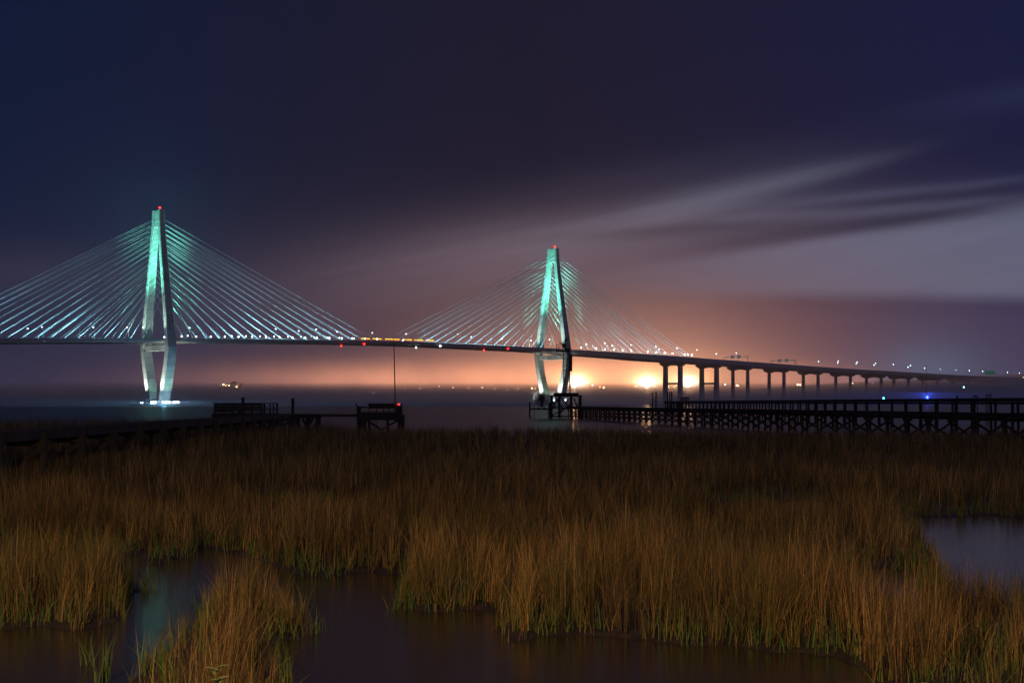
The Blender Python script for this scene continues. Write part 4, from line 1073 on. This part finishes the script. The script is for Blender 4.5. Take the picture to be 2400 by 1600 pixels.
# leafy weeds on the near bank, just reaching into the frame
M['leaf'] = mat('leaf_green', (.16, .22, .08), .6, var=.3, scale=14); M['stem'] = mat('weed_stem', (.12, .13, .05), .8)
for px, py, Yw, n_, lab in ((505, 1562, 7.0, 9, 'blurry pale green leafy weed at the bottom edge, front of the left reeds'), (2150, 1604, 7.0, 10, 'pale green leafy weed peeking up at the bottom right edge')):
    p = at(px, py, Yw); t = thing('leafy_weed', lab, 'weed', (p.x, p.y, 0))
    r_ = random.Random(px); st_m = MB(); st_m.tube((p.x+.05, p.y, 0), (p.x, p.y, p.z), .006, 6, .003)
    for i in range(3): st_m.tube((p.x+.05, p.y, .3+.3*i), (p.x+.05+.12*math.cos(i*2), p.y+.1*math.sin(i*2), .5+.3*i), .003, 5)
    st_m.build('stem', 'stem', t)
    lf = MB()
    for i in range(n_):
        a = i*2.4+r_.random(); L_ = .05+.03*r_.random(); q = Vector((p.x, p.y, p.z-.012*i)); d_ = Vector((math.cos(a), math.sin(a)*.6, .25+.3*r_.random())).normalized(); sd_ = d_.cross(Vector((0, 0, 1))).normalized()
        pts = []
        for k_, w_ in ((0, .08), (.3, .8), (.6, 1.0), (.85, .6), (1, .05)):
            c_ = q+d_*(L_*k_)+Vector((0, 0, -.015*k_*k_)); pts.append((c_+sd_*(w_*.018), c_-sd_*(w_*.018)))
        for (a1, b1), (a2, b2) in zip(pts, pts[1:]):
            m1, m2 = (a1+b1)/2-Vector((0, 0, .004)), (a2+b2)/2-Vector((0, 0, .004)); lf.add([a1, m1, m2, a2, b1, b2], [(0, 1, 2, 3), (1, 4, 5, 2)])
    lf.build('foliage', 'leaf', t)

# ------------------------------------------------------------------ fog
def air(name, dens, col, g=0.0):
    m = bpy.data.materials.new(name); m.use_nodes = True; t = m.node_tree; t.nodes.clear()
    pv = t.nodes.new('ShaderNodeVolumePrincipled'); pv.inputs['Density'].default_value = dens; pv.inputs['Color'].default_value = (*col, 1); pv.inputs['Anisotropy'].default_value = g
    ou = t.nodes.new('ShaderNodeOutputMaterial'); t.links.new(pv.outputs[0], ou.inputs['Volume']); return m
FOGC = (.96, .93, .95)
def outward(o):
    import bmesh
    b = bmesh.new(); b.from_mesh(o.data); bmesh.ops.recalc_face_normals(b, faces=b.faces); b.to_mesh(o.data); b.free(); return o
def fog_ridge(yc, R_, H, p, x0, x1, dens, label, col=FOGC):
    """a long low bank whose top thins out towards both sides"""
    m = MB(); n = 24; ring = [(yc-R_, -.5)]
    for i in range(n+1):
        q = -1+2*i/n; ring.append((yc+q*R_, .3+H*(1-abs(q))**p))
    ring.append((yc+R_, -.5)); k = len(ring)
    m.v = [(x0, y, z) for y, z in ring]+[(x1, y, z) for y, z in ring]
    m.f = [(i, (i+1) % k, k+(i+1) % k, k+i) for i in range(k)]+[tuple(range(k-1, -1, -1)), tuple(range(k, 2*k))]
    return tag(outward(m.build('fog_bank', air('fog_air', dens, col))), label, 'fog', None, 'stuff')
def fog_cone(c, R_, H, p, dens, label, col=FOGC, sx=1.0):
    m = MB(); nr_, na = 16, 40
    m.v = [(c[0], c[1], .4+H)]
    for i in range(1, nr_+1):
        q = i/nr_
        m.v += [(c[0]+sx*R_*q*math.cos(2*math.pi*j/na), c[1]+R_*q*math.sin(2*math.pi*j/na), .4+H*(1-q)**p) for j in range(na)]
    m.v += [(c[0]+sx*R_*math.cos(2*math.pi*j/na), c[1]+R_*math.sin(2*math.pi*j/na), -.5) for j in range(na)]
    m.f = [(0, 1+j, 1+(j+1) % na) for j in range(na)]
    for i in range(nr_):
        m.f += [(1+i*na+j, 1+(i+1)*na+j, 1+(i+1)*na+(j+1) % na, 1+i*na+(j+1) % na) for j in range(na)]
    m.f.append(tuple(1+nr_*na+j for j in range(na-1, -1, -1)))
    return tag(outward(m.build('fog_bank', air('fog_air', dens, col))), label, 'fog', None, 'stuff')
fog_ridge(1830, 850, 29, 1.5, -3500, 3600, .0034, 'long low fog bank lying across the river and hiding the pier feet')
fog_cone((870, 2170), 660, 52, .55, .0055, 'thicker taller fog bank swallowing the right end of the bridge')
fog_cone((-340, 1080), 260, 7, 1.3, .0022, 'thin mist added on the water for the teal glow by the left tower foot', (.8, .93, .98), 2.2)  # mist added to carry the teal light lying on the water
for px, Yq, pw in ((384, 1170, 42000),):
    p = at(px, 944, Yq); lamp('POINT', 'island_floodlight_glow', (p.x, p.y, 4.2), None, pw, (.22, .62, 1.0), radius=2)
# the air itself
m = air('haze_air', .00010, (.97, .95, .95), .55)
hz_ = MB().box(-2600, 2600, -70, 3300, -1.5, 200).build('haze', m); tag(hz_, 'thin night haze around the whole river', 'haze', None, 'stuff')
